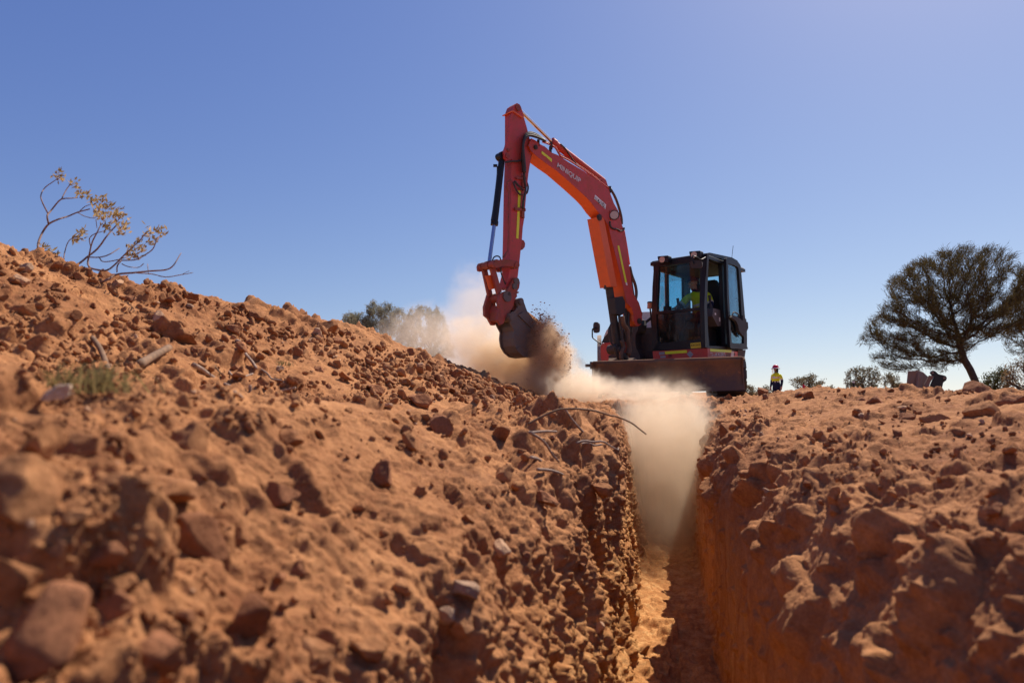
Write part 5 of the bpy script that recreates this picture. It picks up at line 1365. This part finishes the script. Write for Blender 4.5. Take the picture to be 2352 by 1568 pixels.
# shrubs along the skyline at the right
for k, (poly, foot, Y, lab, mat, na) in enumerate((
    ([(1703,905),(1706,890),(1720,884),(1735,888),(1746,896),(1746,912),(1706,914)], (1725, 915), 34, 'low dark shrub between the excavator track and the standing person', M_SHRUBLEAF, 420),
    ([(1744,900),(1752,888),(1764,884),(1774,892),(1776,908),(1750,910)], (1762, 913), 36, 'low shrub directly behind the standing person', M_SHRUBLEAF, 260),
    ([(1809,870),(1820,876),(1832,866),(1845,862),(1858,858),(1874,862),(1880,876),(1893,870),(1890,886),(1880,900),(1850,905),(1826,896)], (1853, 912), 30, 'open spreading shrub right of the standing person', M_SHRUBLEAF, 620),
    ([(1898,894),(1903,886),(1912,884),(1919,892),(1917,900),(1902,902)], (1909, 906), 40, 'very small shrub between two larger ones on the skyline', M_SHRUBLEAF, 160),
    ([(1935,880),(1938,858),(1952,846),(1972,842),(1995,845),(2012,842),(2024,856),(2022,885),(2000,905),(1945,905)], (1978, 912), 27, 'dense leafy shrub behind the steep soil ridge', M_SHRUBLEAF, 900),
    ([(2022,880),(2030,862),(2048,858),(2066,866),(2074,890),(2068,905),(2030,905)], (2048, 912), 28, 'shrub between the dense leafy one and the spare bucket', M_SHRUBLEAF, 420),
    ([(2252,890),(2258,862),(2278,846),(2302,842),(2318,852),(2325,890),(2310,905),(2260,905)], (2290, 912), 17, 'dark green bush at the foot of the large tree', M_GREENLEAF, 900),
    ([(2296,900),(2300,860),(2316,838),(2340,822),(2370,815),(2410,840),(2420,900)], (2360, 915), 13, 'dry tan bush at the right edge in front of the green bush', M_TANLEAF, 1000),
    ([(1556,903),(1562,896),(1575,893),(1588,896),(1592,905),(1580,910),(1560,910)], (1574, 914), 38, 'pale shrub seen under the raised blade', M_SHRUBLEAF, 220))):
    sc_ = Y / 28.0
    plant('shrub', lab, 'shrub', poly, foot, Y, 0.5 * sc_ if Y > 20 else 0.35, na, 0.085 * sc_ if Y > 20 else 0.06, 40 + k, (M_BARK, mat), (7, 0.085 * sc_, 0.036 * sc_, 0.05, 2, 0.0, 0.2), [(foot[0], foot[1] - 8)], rmin=0.005, rmax=0.035, stems=3, clump=(13, 9), group='shrubs along the skyline')
# ================================================================ people
def cloth(name, col, var=0.2, rough=0.85):
    m, nt, b = new_mat(name); v = coords(nt); n = noise_tex(nt, 14, 4, 0.6, v)
    nt.links.new(ramp(nt, n.outputs['Fac'], [(0.3, tuple(c * (1 - var) for c in col)), (0.7, tuple(min(1, c * (1 + var)) for c in col))]).outputs[0], b.inputs['Base Color'])
    b.inputs['Roughness'].default_value = rough; b.inputs['Specular IOR Level'].default_value = 0.2
    bp = nt.nodes.new("ShaderNodeBump"); bp.inputs['Strength'].default_value = 0.4; bp.inputs['Distance'].default_value = 0.02
    nt.links.new(n.outputs['Fac'], bp.inputs['Height']); nt.links.new(bp.outputs[0], b.inputs['Normal']); return m
M_SKIN = cloth("skin", (0.46, 0.25, 0.17), 0.08, 0.55); M_HIVIS = cloth("hi_vis_yellow", (0.72, 0.76, 0.02), 0.12)
M_NAVY = cloth("navy_cloth", (0.012, 0.016, 0.045)); M_BAND = cloth("silver_band", (0.66, 0.58, 0.50), 0.08, 0.4)
M_HAIR = cloth("dark_hair", (0.014, 0.012, 0.012)); M_BOOT = cloth("boot", (0.10, 0.06, 0.035)); M_PINKHAT = cloth("red_pink_helmet", (0.55, 0.02, 0.06), 0.05, 0.3)
M_WHITECL = cloth("white_cloth", (0.75, 0.72, 0.68), 0.05); M_VISOR = glass_mat("clear_visor", (0.85, 0.87, 0.9), 0.35)
def body(parent, joints, bones, assign, slots, levels=2):
    """One continuous figure grown over a skeleton: joints {name: (co, radius)}, bones [(a, b)], first joint is the root."""
    names = list(joints); me = bpy.data.meshes.new("body")
    me.from_pydata([joints[n][0] for n in names], [(names.index(a), names.index(b)) for a, b in bones], [])
    o = bpy.data.objects.new("body", me); COL.objects.link(o)
    sk = o.modifiers.new("s", 'SKIN'); sk.branch_smoothing = 0.5
    for i, n in enumerate(names):
        r = joints[n][1]; r = r if isinstance(r, tuple) else (r, r)
        me.skin_vertices[0].data[i].radius = r
        me.skin_vertices[0].data[i].use_root = (i == 0)
    sb = o.modifiers.new("u", 'SUBSURF'); sb.levels = levels; sb.render_levels = levels
    dg = bpy.context.evaluated_depsgraph_get(); me2 = bpy.data.meshes.new_from_object(o.evaluated_get(dg))
    bpy.data.objects.remove(o); me2.name = "body"
    for m in slots: me2.materials.append(m)
    for p in me2.polygons:
        p.use_smooth = True; p.material_index = assign(p.center)
    ob = bpy.data.objects.new("body", me2); COL.objects.link(ob); ob.parent = parent; return ob
def hand_joints(J, B, pre, wrist, palm, fdir, side, curl):
    """Palm with four unequal fingers and a side thumb."""
    f = Vector(fdir).normalized(); s = Vector(side).normalized(); c = Vector(curl).normalized(); p = Vector(palm)
    J[pre + 'palm'] = (tuple(p), (0.030, 0.018)); B.append((pre + 'wrist', pre + 'palm'))
    for k, (o, l) in enumerate(((-0.026, .060), (-0.009, .070), (0.009, .066), (0.026, .052))):
        a = p + f * 0.042 + s * o; b = a + f * l * 0.5 + c * l * 0.12; d = b + f * l * 0.38 + c * l * 0.32
        J[f'{pre}k{k}'] = (tuple(a), 0.0095); J[f'{pre}m{k}'] = (tuple(b), 0.0085); J[f'{pre}t{k}'] = (tuple(d), 0.0068)
        B += [(pre + 'palm', f'{pre}k{k}'), (f'{pre}k{k}', f'{pre}m{k}'), (f'{pre}m{k}', f'{pre}t{k}')]
    a = p - s * 0.034 + f * 0.005; b = a - s * 0.016 + f * 0.030 + c * 0.008; d = b + f * 0.024 + c * 0.012
    J[pre + 'th0'] = (tuple(a), 0.011); J[pre + 'th1'] = (tuple(b), 0.0095); J[pre + 'th2'] = (tuple(d), 0.0075)
    B += [(pre + 'palm', pre + 'th0'), (pre + 'th0', pre + 'th1'), (pre + 'th1', pre + 'th2')]
def head_joints(J, B, c, face, tilt=0.0):
    """Neck, skull, jaw, nose, ears; c = skull centre, face = viewing direction."""
    c = Vector(c); f = Vector(face); f.z = 0; f.normalize(); s = Vector((-f.y, f.x, 0))
    J['headbase'] = (tuple(c - f * 0.012 + Vector((0, 0, -0.085))), (0.062, 0.066)); J['skull'] = (tuple(c), (0.078, 0.092)); J['crown'] = (tuple(c - f * 0.01 + Vector((0, 0, 0.075))), (0.062, 0.07))
    J['jaw'] = (tuple(c + f * 0.055 + Vector((0, 0, -0.085))), (0.040, 0.034)); J['nose'] = (tuple(c + f * 0.108 + Vector((0, 0, -0.022))), 0.014)
    B += [('neck', 'headbase'), ('headbase', 'skull'), ('skull', 'crown'), ('headbase', 'jaw'), ('skull', 'nose')]
    for n, sg in (('earl', 1), ('earr', -1)):
        J[n] = (tuple(c + s * 0.085 * sg - f * 0.01 + Vector((0, 0, -0.015))), (0.012, 0.022)); B.append(('skull', n))
    return c, f, s
def face_parts(parent, c, f, s):
    for sg in (1, -1):
        bm = BM(); bmesh.ops.create_uvsphere(bm, u_segments=10, v_segments=6, radius=0.011, matrix=Matrix.Translation(c + f * 0.082 + s * 0.031 * sg + Vector((0, 0, 0.002)))); part('eye', bm, M_HAIR, parent, True)
    bm = BM(); a_tube(bm, [c + f * 0.088 + s * 0.022 + Vector((0, 0, -0.066)), c + f * 0.096 + Vector((0, 0, -0.064)), c + f * 0.088 - s * 0.022 + Vector((0, 0, -0.066))], 0.0045, 6); part('mouth', bm, M_PINKHAT, parent, True)
# --- the standing person: built facing -X (picture left), then turned a little to the camera
PY = 28.0
pf_ = at(1785, 930, PY); pz = ground_z(pf_.x, pf_.y)
st = tag(empty('person', (pf_.x, pf_.y, max(pz, pf_.z - 0.15)), 0), 'person standing in yellow and navy work clothes with a pink helmet and hanging face shield', 'person')
J, B = {}, []
J['pelvis'] = ((0, 0, .93), (.17, .125)); J['waist'] = ((0, 0, 1.05), (.17, .13)); J['chest'] = ((0, 0, 1.22), (.18, .135)); J['upper'] = ((0, 0, 1.37), (.13, .10)); J['neck'] = ((-.01, 0, 1.45), (.058, .058))
B += [('pelvis','waist'),('waist','chest'),('chest','upper'),('upper','neck')]
# body frame here: front is -X, so left/right run along Y
for pre, sg in (('l', -1), ('r', 1)):
    J[pre+'sh'] = ((0, .185*sg, 1.355), (.078, .078)); J[pre+'el'] = ((.03, .255*sg, 1.10), (.062, .062)); J[pre+'wrist'] = ((-.03, .27*sg, .87), (.042, .042))
    B += [('upper', pre+'sh'), (pre+'sh', pre+'el'), (pre+'el', pre+'wrist')]
    hand_joints(J, B, pre, None, (-.045, .272*sg, .81), (-.05, 0, -1), (1, 0, 0), (0, -sg, -.2))
    J[pre+'hip'] = ((0, .095*sg, .85), (.108, .108)); J[pre+'kn'] = ((-.015, .11*sg, .48), (.078, .078)); J[pre+'an'] = ((.02, .12*sg, .10), (.058, .058)); J[pre+'toe'] = ((-.14, .135*sg, .045), (.05, .042))
    B += [('pelvis', pre+'hip'), (pre+'hip', pre+'kn'), (pre+'kn', pre+'an'), (pre+'an', pre+'toe')]
hc, hf, hs = head_joints(J, B, (-.03, 0, 1.595), (-1, -.15, 0))
def asg(c):
    arm = abs(c.y) > .215 and c.z < 1.33
    if c.z > 1.475: return 0
    if arm:
        if c.z < .865: return 0
        if 1.135 < c.z < 1.185: return 3
        return 1 if c.z >= 1.16 else 2
    if c.z < .09: return 4
    if c.z > 1.06:
        if 1.21 < c.z < 1.265 or 1.06 < c.z < 1.105: return 3
        if c.z > 1.42: return 2
        return 1
    return 2
body(st, J, B, asg, (M_SKIN, M_HIVIS, M_NAVY, M_BAND, M_BOOT))
Ms = Matrix.Translation(st.location) @ Matrix.Rotation(R(28), 4, 'Z')
for o in st.children: o.data.transform(Matrix.Rotation(R(28), 4, 'Z'))
wv = lambda p: Ms @ Vector(p)
fw = (Matrix.Rotation(R(28), 3, 'Z') @ hf); sw_ = (Matrix.Rotation(R(28), 3, 'Z') @ hs); hcw = wv(hc)
face_parts(st, hcw, fw, sw_)
bm = BM()                                                # helmet with a full brim
bmesh.ops.create_uvsphere(bm, u_segments=20, v_segments=12, radius=0.128, matrix=Matrix.Translation(hcw + Vector((0, 0, 0.05))) @ Matrix.Diagonal((1, 0.92, 0.92, 1)))
for v in list(bm.verts):
    if v.co.z < hcw.z + 0.03: v.co.z = hcw.z + 0.03
hel = part('helmet', bm, M_PINKHAT, st, True)
def disc(c, r0, r1, dz, th, sq=(1, 1)):
    bm = BM(); n = 28; ring = lambda r, z: [bm.verts.new(c + Vector((r * sq[0] * math.cos(2*math.pi*i/n), r * sq[1] * math.sin(2*math.pi*i/n), z))) for i in range(n)]
    a, b, c2, d = ring(r0, 0), ring(r1, dz), ring(r1, dz - th), ring(r0, -th)
    for p, q in ((a, b), (b, c2), (c2, d), (d, a)):
        for i in range(n): bm.faces.new((p[i], p[(i+1) % n], q[(i+1) % n], q[i]))
    return bm
part('brim', disc(hcw + Vector((0, 0, 0.045)), 0.10, 0.175, -0.03, 0.012), M_WHITECL, hel, True)
part('brim_underside', disc(hcw + Vector((0, 0, 0.030)), 0.10, 0.170, -0.03, 0.010), M_HAIR, hel, True)
bm = BM(); a0 = [hcw + fw * 0.165 * math.cos(t) + sw_ * 0.15 * math.sin(t) + Vector((0, 0, 0.005)) for t in (-.9, -.45, 0, .45, .9)]
vt = [bm.verts.new(p) for p in a0]; vb = [bm.verts.new(p + Vector((0, 0, -0.23)) - fw * 0.03) for p in a0]
for i in range(4): bm.faces.new((vt[i], vt[i+1], vb[i+1], vb[i]))
part('face_shield', bm, M_VISOR, hel, True)
bm = BM(); bmesh.ops.create_uvsphere(bm, u_segments=14, v_segments=10, radius=0.105, matrix=Matrix.Translation(hcw - fw * 0.045 + Vector((0, 0, -0.06))) @ Matrix.Diagonal((0.8, 0.95, 1.5, 1))); part('hair', bm, M_HAIR, st, True)
# --- the operator in the cab (coordinates in the cab frame: x towards the machine's left, y to its back, z above the floor)
op = tag(empty('person', (CM @ Vector((0.55, 0.82, HB)))[:], 0), 'seated operator in a yellow hi-vis shirt and dark cap inside the excavator cab', 'person')
J, B = {}, []
J['pelvis'] = ((.56,.80,.60), (.16,.13)); J['waist'] = ((.545,.82,.76), (.155,.125)); J['chest'] = ((.525,.79,.92), (.165,.13)); J['upper'] = ((.505,.77,1.02), (.12,.10)); J['neck'] = ((.475,.745,1.095), (.055,.055))
B += [('pelvis','waist'),('waist','chest'),('chest','upper'),('upper','neck')]
for pre, sh, el, wr, pm, sd in (('l',(.695,.80,1.00),(.80,.70,.78),(.755,.50,.76),(.745,.445,.755),(1,0,0)), ('r',(.325,.78,1.00),(.17,.66,.79),(.22,.47,.77),(.235,.42,.765),(-1,0,0))):
    J[pre+'sh'] = (sh, (.074,.074)); J[pre+'el'] = (el, (.058,.058)); J[pre+'wrist'] = (wr, (.036,.036))
    B += [('upper', pre+'sh'), (pre+'sh', pre+'el'), (pre+'el', pre+'wrist')]
    hand_joints(J, B, pre, None, pm, (-.1 if pre == 'l' else .1, -1, -.1), sd, (0, -.3, -1))
    sg = 1 if pre == 'l' else -1
    J[pre+'hip'] = ((.56 + .10*sg, .74, .58), (.10,.10)); J[pre+'kn'] = ((.56 + .15*sg, .36, .62), (.075,.075)); J[pre+'an'] = ((.56 + .14*sg, .27, .17), (.055,.055)); J[pre+'toe'] = ((.56 + .15*sg, .13, .10), (.048,.042))
    B += [('pelvis', pre+'hip'), (pre+'hip', pre+'kn'), (pre+'kn', pre+'an'), (pre+'an', pre+'toe')]
hc, hf, hs = head_joints(J, B, (.445,.72,1.225), (-.45,-.85,0))
def asg2(c):
    if c.z > 1.12: return 0
    d = min((Vector(c) - Vector(e)).length for e in ((.695,.80,1.00), (.325,.78,1.00)))
    armx = c.x > .66 or c.x < .36
    if armx and c.z < 1.0 and c.y < .79 and c.z > .66:
        if c.y < .475: return 0
        if d < .17: return 1
        return 3 if d < .205 else 2
    if c.z > .68:
        if .80 < c.z < .845: return 3
        return 2 if c.z > 1.06 else 1
    return 4 if c.z < .14 else 2
ob = body(op, J, B, asg2, (M_SKIN, M_HIVIS, M_NAVY, M_BAND, M_BOOT))
CMO = CM.copy(); CMO[2][3] = HB                           # cab frame with its floor as zero
for o in (ob,): o.data.transform(Matrix.Translation(-op.location) @ CMO)
c_, f_, s_ = CMO @ Vector(hc), (CM.to_3x3() @ hf).normalized(), (CM.to_3x3() @ hs).normalized()
face_parts(op, c_, f_, s_)
bm = BM(); bmesh.ops.create_uvsphere(bm, u_segments=20, v_segments=12, radius=0.108, matrix=Matrix.Translation(c_ + Vector((0, 0, 0.035))) @ Matrix.Diagonal((1, 1, 0.85, 1)))
for v in bm.verts:
    if v.co.z < c_.z + 0.035: v.co.z = c_.z + 0.035
pk = [c_ + f_ * (0.085 + 0.10 * math.cos(t)) + s_ * 0.085 * math.sin(t) + Vector((0, 0, 0.030 - 0.02 * math.cos(t))) for t in np.linspace(-1.5, 1.5, 9)]
a_hull(bm, pk, [p + Vector((0, 0, 0.008)) for p in pk]); part('cap', bm, M_NAVY, op, True)

# ================================================================ small things round the site
# spare bucket lying beyond the right bank
SB = Plane(at(2105, 870, 13.0), -R(18)); zb = lambda x, y: (1780 + x / 4.112, 803.9 + y / 4.112)
spare = tag(empty('spare_bucket', at(2105, 905, 13.0)), 'spare rusty digger bucket resting on the ground in front of the large tree', 'bucket')
spare.location = spare.location
def P2(name, pts, pl, off, th, mat, bev=0.006, par=None):
    bm = BM(); a_poly(bm, pl, [zb(x, y) for x, y in pts], off, th); return part(name, bm, mat, par or spare, False, bev)
M_SPARE = paint("spare_bucket_steel", (0.16, 0.115, 0.10), rough=0.6, dirt=0.7, dirtcol=(0.24, 0.12, 0.065), chips=0.4, bump=0.2)
P2('shell', [(1258,198),(1356,193),(1345,320),(1330,440),(1240,440),(1245,330)], SB, 0, 0.03, M_SPARE)
SBs = Plane(SB.on(*zb(1356, 193)), R(38))
P2('side_plate', [(1356,193),(1400,208),(1445,250),(1440,330),(1405,440),(1330,440),(1345,320)], SBs, 0, 0.03, M_SPARE)
P2('leaning_plate', [(1458,238),(1502,246),(1470,300),(1420,440),(1370,440),(1410,330)], SB, 0.05, 0.05, M_SPARE)
er = P2('hitch_ear', [(1468,215),(1480,196),(1500,192),(1522,205),(1545,226),(1590,236),(1615,245),(1624,262),(1618,285),(1590,305),(1560,440),(1480,440),(1470,330),(1500,260)], SB, 0.12, 0.06, M_BLACK)
for x, y in ((1490,212),(1602,263)):
    bm = BM(); pin_on(bm, SB, *zb(x, y), 0.022, 0.105, 0.02); part('pin', bm, M_SPARE, er)
# survey peg and flag
pk_ = at(1961, 895, 9.6)
bm = BM(); a_cyl(bm, pk_ + Vector((0, 0, -0.06)), pk_ + Vector((0, 0, 0.10)), 0.012, 0.012, 12); a_cyl(bm, pk_ + Vector((0, 0, 0.01)), pk_ + Vector((0, 0, 0.018)), 0.05, 0.05, 18)
peg = tag(part('survey_peg', bm, M_BLACK), 'small black survey peg with a white cap on the soil ridge', 'peg')
bm = BM(); a_cyl(bm, pk_ + Vector((0, 0, 0.10)), pk_ + Vector((0, 0, 0.115)), 0.016, 0.014, 12); part('cap', bm, M_WHITE, peg)
bm = BM(); a_cyl(bm, pk_ + Vector((0, 0, 0.018)), pk_ + Vector((0, 0, 0.024)), 0.048, 0.04, 18); part('collar', bm, M_WHITE, peg)
fp = at(1848, 900, 22.0)
bm = BM(); a_tube(bm, [fp + Vector((0, 0, -0.2)), fp + Vector((0, 0, 0.24))], 0.012, 6, 0); a_hull(bm, [fp + Vector(p) for p in ((-.05, 0, .02), (.05, .01, .03), (.06, .02, .18), (-.04, .01, .26))], [fp + Vector(p) for p in ((-.05, .02, .02), (.05, .03, .03), (.06, .04, .18), (-.04, .03, .26))])
tag(part('marker_flag', bm, M_PINKHAT), 'little red marker flag among the branches of the open spreading shrub', 'flag')
# drum of pipe standing edge-on behind the machine
dc = at(1380, 842, 15.0); DZ = Vector((dc.x, dc.y, 0)); gzd = ground_z(dc.x, dc.y)
M_TIMBER = wood("grey_timber", (0.20, 0.13, 0.09), (0.40, 0.29, 0.21), 20); M_PIPE = paint("pale_blue_pipe", (0.30, 0.38, 0.58), rough=0.25, dirt=0.2, metallic=0.4)
drum = tag(empty('pipe_drum', (dc.x, dc.y, gzd)), 'timber-sided drum of pale blue pipe standing behind the excavator', 'drum')
rad = (at(1376, 770, 15.0).z - gzd) / 2; cen_ = Vector((dc.x, dc.y, gzd + rad)); ax = Vector((1, -0.13, 0)).normalized()
xl = at(1372, 840, 15.0).x
for k, o in enumerate((xl - cen_.x + 0.05, xl - cen_.x + 0.62)):
    bm = BM(); a_cyl(bm, cen_ + ax * o - ax * 0.045, cen_ + ax * o + ax * 0.045, rad, n=48); part('flange', bm, M_TIMBER, drum, False, 0.01)
for k in range(8):
    bm = BM(); bm2 = []; o = xl - cen_.x + 0.13 + k * 0.058; s1, t1 = frame_of(ax)
    n = 40; m_ = 8; rg_ = []
    for i in range(n):
        a = 2 * math.pi * i / n; d = s1 * math.cos(a) + t1 * math.sin(a); c = cen_ + ax * o + d * rad * 0.80
        rg_.append([bm.verts.new(c + (d * math.cos(2*math.pi*j/m_) + ax * math.sin(2*math.pi*j/m_)) * 0.028) for j in range(m_)])
    for i in range(n):
        for j in range(m_): bm.faces.new((rg_[i][j], rg_[i][(j+1) % m_], rg_[(i+1) % n][(j+1) % m_], rg_[(i+1) % n][j]))
    part('pipe_coil', bm, M_PIPE, drum, True)
# soil in and pouring from the bucket
bm = BM(); top = [(752,1002),(800,1040),(900,1120),(1000,1190),(1080,1245),(1150,1290),(1060,1400),(935,1460),(790,1500),(700,1400),(690,1150)]
a = [BOOM.on(*Z2(x, y), -KW/2 + 0.035) for x, y in top]; a_hull(bm, a, [p + BOOM.n * (KW - 0.07) for p in a])
bmesh.ops.triangulate(bm, faces=bm.faces); bmesh.ops.subdivide_edges(bm, edges=bm.edges, cuts=3, use_grid_fill=True)
vv = np.array([v.co[:] for v in bm.verts], 'f'); dn = fbm(vv * 9, 3, 91)
for v, d in zip(bm.verts, dn): v.co += Vector((d, d * .5, abs(d))) * 0.16
tag(part('soil_load', bm, M_CLOD, None, True), 'heap of red soil sliding out of the tipped bucket', 'soil')
rp = np.random.RandomState(5); V, Fc, base = [], [], 0; shp = [clod_shape(500 + k, 1, 5, .25) for k in range(6)]
for i in range(14000):
    t = rp.rand() ** 0.8                                  # 0 at the lip, 1 at the ground
    x = 1224 + 58 * t ** 0.5 + rp.normal() * (9 + 22 * t) + (rp.rand() < 0.25) * rp.uniform(0, 22); y = 722 + 185 * t + rp.normal() * 14
    if x > 1312: x = 1312 - rp.rand() * 30
    p = at(x, y, 10.0 + rp.normal() * 0.10)
    s = 0.0028 + 0.017 * rp.rand() ** 9
    v, f = shp[rp.randint(6)]; V.append(v * s + np.array(p)); Fc.append(f + base); base += len(v)
tag(np_mesh('falling_soil', np.concatenate(V), np.concatenate(Fc), M_CLOD, False), kind='stuff')
# ================================================================ dust in the air
def dust(name, loc, size, rz, dens, col, nscale, aniso=0.4, ry=0.0, seed=0.0, amp=1.5, edge=0.42, stretch=(1, 1, 1), ztop=None):
    """A cloud of dust: a closed ball whose density thins out to nothing, in billows, well inside its surface."""
    bm = BM(); bmesh.ops.create_icosphere(bm, subdivisions=3, radius=1.0)
    me = bpy.data.meshes.new(name); bm.to_mesh(me); bm.free()
    o = bpy.data.objects.new(name, me); COL.objects.link(o)
    o.location = loc; o.scale = size; o.rotation_euler = (0, ry, rz)
    m = bpy.data.materials.new(name); m.use_nodes = True; nt = m.node_tree; nt.nodes.clear()
    out = nt.nodes.new("ShaderNodeOutputMaterial"); pv = nt.nodes.new("ShaderNodeVolumePrincipled")
    pv.inputs['Color'].default_value = (*col, 1); pv.inputs['Anisotropy'].default_value = aniso
    oc = coords(nt, 'Object'); g = geo_pos(nt)
    mp = nt.nodes.new("ShaderNodeMapping"); mp.inputs['Scale'].default_value = stretch; mp.inputs['Location'].default_value = (seed, seed * 1.7, seed * 0.6)
    nt.links.new(g.outputs['Position'], mp.inputs[0])
    n1 = noise_tex(nt, nscale, 7, 0.62, mp.outputs[0], 0.9)
    ln = nt.nodes.new("ShaderNodeVectorMath"); ln.operation = 'LENGTH'; nt.links.new(oc, ln.inputs[0])
    fall = math_n(nt, 'SUBTRACT', 1.0, ln.outputs['Value'])
    # billows: the noise pushes the edge of the cloud in and out
    f = math_n(nt, 'ADD', fall, math_n(nt, 'MULTIPLY', math_n(nt, 'SUBTRACT', n1.outputs['Fac'], 0.52), amp))
    mr = nt.nodes.new("ShaderNodeMapRange"); mr.clamp = True; mr.interpolation_type = 'SMOOTHSTEP'
    mr.inputs[1].default_value = edge - 0.28; mr.inputs[2].default_value = edge + 0.42; nt.links.new(f, mr.inputs[0])
    rim = nt.nodes.new("ShaderNodeMapRange"); rim.clamp = True; rim.interpolation_type = 'SMOOTHSTEP'
    rim.inputs[1].default_value = 0.0; rim.inputs[2].default_value = 0.25; nt.links.new(fall, rim.inputs[0])
    nt.links.new(math_n(nt, 'MULTIPLY', math_n(nt, 'MULTIPLY', mr.outputs[0], rim.outputs[0]), dens), pv.inputs['Density'])
    nt.links.new(pv.outputs[0], out.inputs['Volume'])
    me.materials.append(m)
    return tag(o, kind='stuff')
DCOL = (0.985, 0.88, 0.745); DBR = (0.955, 0.78, 0.57); DDEEP = (0.96, 0.80, 0.60)
def tr(s, u, z): return (s * TV[0] + u * NV[0], s * TV[1] + u * NV[1], z)
# dust filling the far end of the trench, rolling up over its lip
dust('dust_cloud', tr(8.3, 0.08, -0.80), (0.75, 1.75, 1.45), -TR, 0.9, DDEEP, 2.4, seed=1.0, amp=1.3, edge=0.24)
dust('dust_cloud', tr(8.5, 0.05, -0.25), (0.85, 1.10, 0.70), -TR, 1.7, DCOL, 4.6, seed=1.5, amp=2.2, edge=0.34)
# low dust drifting in front of the blade
dust('dust_cloud', at(1450, 900, 9.5)[:], (1.20, 0.70, 0.28), -TR, 2.5, DCOL, 4.4, seed=2.0, amp=2.3, edge=0.40)
dust('dust_cloud', at(1320, 893, 9.7)[:], (0.78, 0.7, 0.38), 0, 4.0, DCOL, 4.4, seed=3.0, amp=2.2, edge=0.34)
# round the foot of the falling soil, and drifting off to the left over the heap
dust('dust_cloud', at(1200, 850, 10.9)[:], (1.15, 0.7, 0.80), 0, 7.0, DBR, 3.6, seed=4.0, amp=2.0, edge=0.28)
dust('dust_cloud', at(1105, 805, 10.8)[:], (0.9, 0.8, 0.74), 0, 2.9, DCOL, 3.2, seed=5.0, amp=2.2, edge=0.32)
dust('dust_cloud', at(990, 770, 11.6)[:], (1.2, 0.9, 0.70), 0, 0.75, DCOL, 2.1, seed=6.0, amp=1.6, edge=0.28)
dust('dust_cloud', at(1105, 710, 10.4)[:], (0.75, 0.7, 0.95), 0, 1.1, DCOL, 2.4, seed=7.0, amp=1.9, edge=0.36)
dust('dust_cloud', at(1258, 832, 9.95)[:], (0.42, 0.40, 0.84), 0, 13.0, (0.91, 0.69, 0.48), 5.0, seed=8.0, amp=1.5, edge=0.28)
dust('dust_cloud', at(1225, 880, 9.9)[:], (0.60, 0.45, 0.36), 0, 5.0, DBR, 4.0, seed=9.0, amp=1.7, edge=0.32)
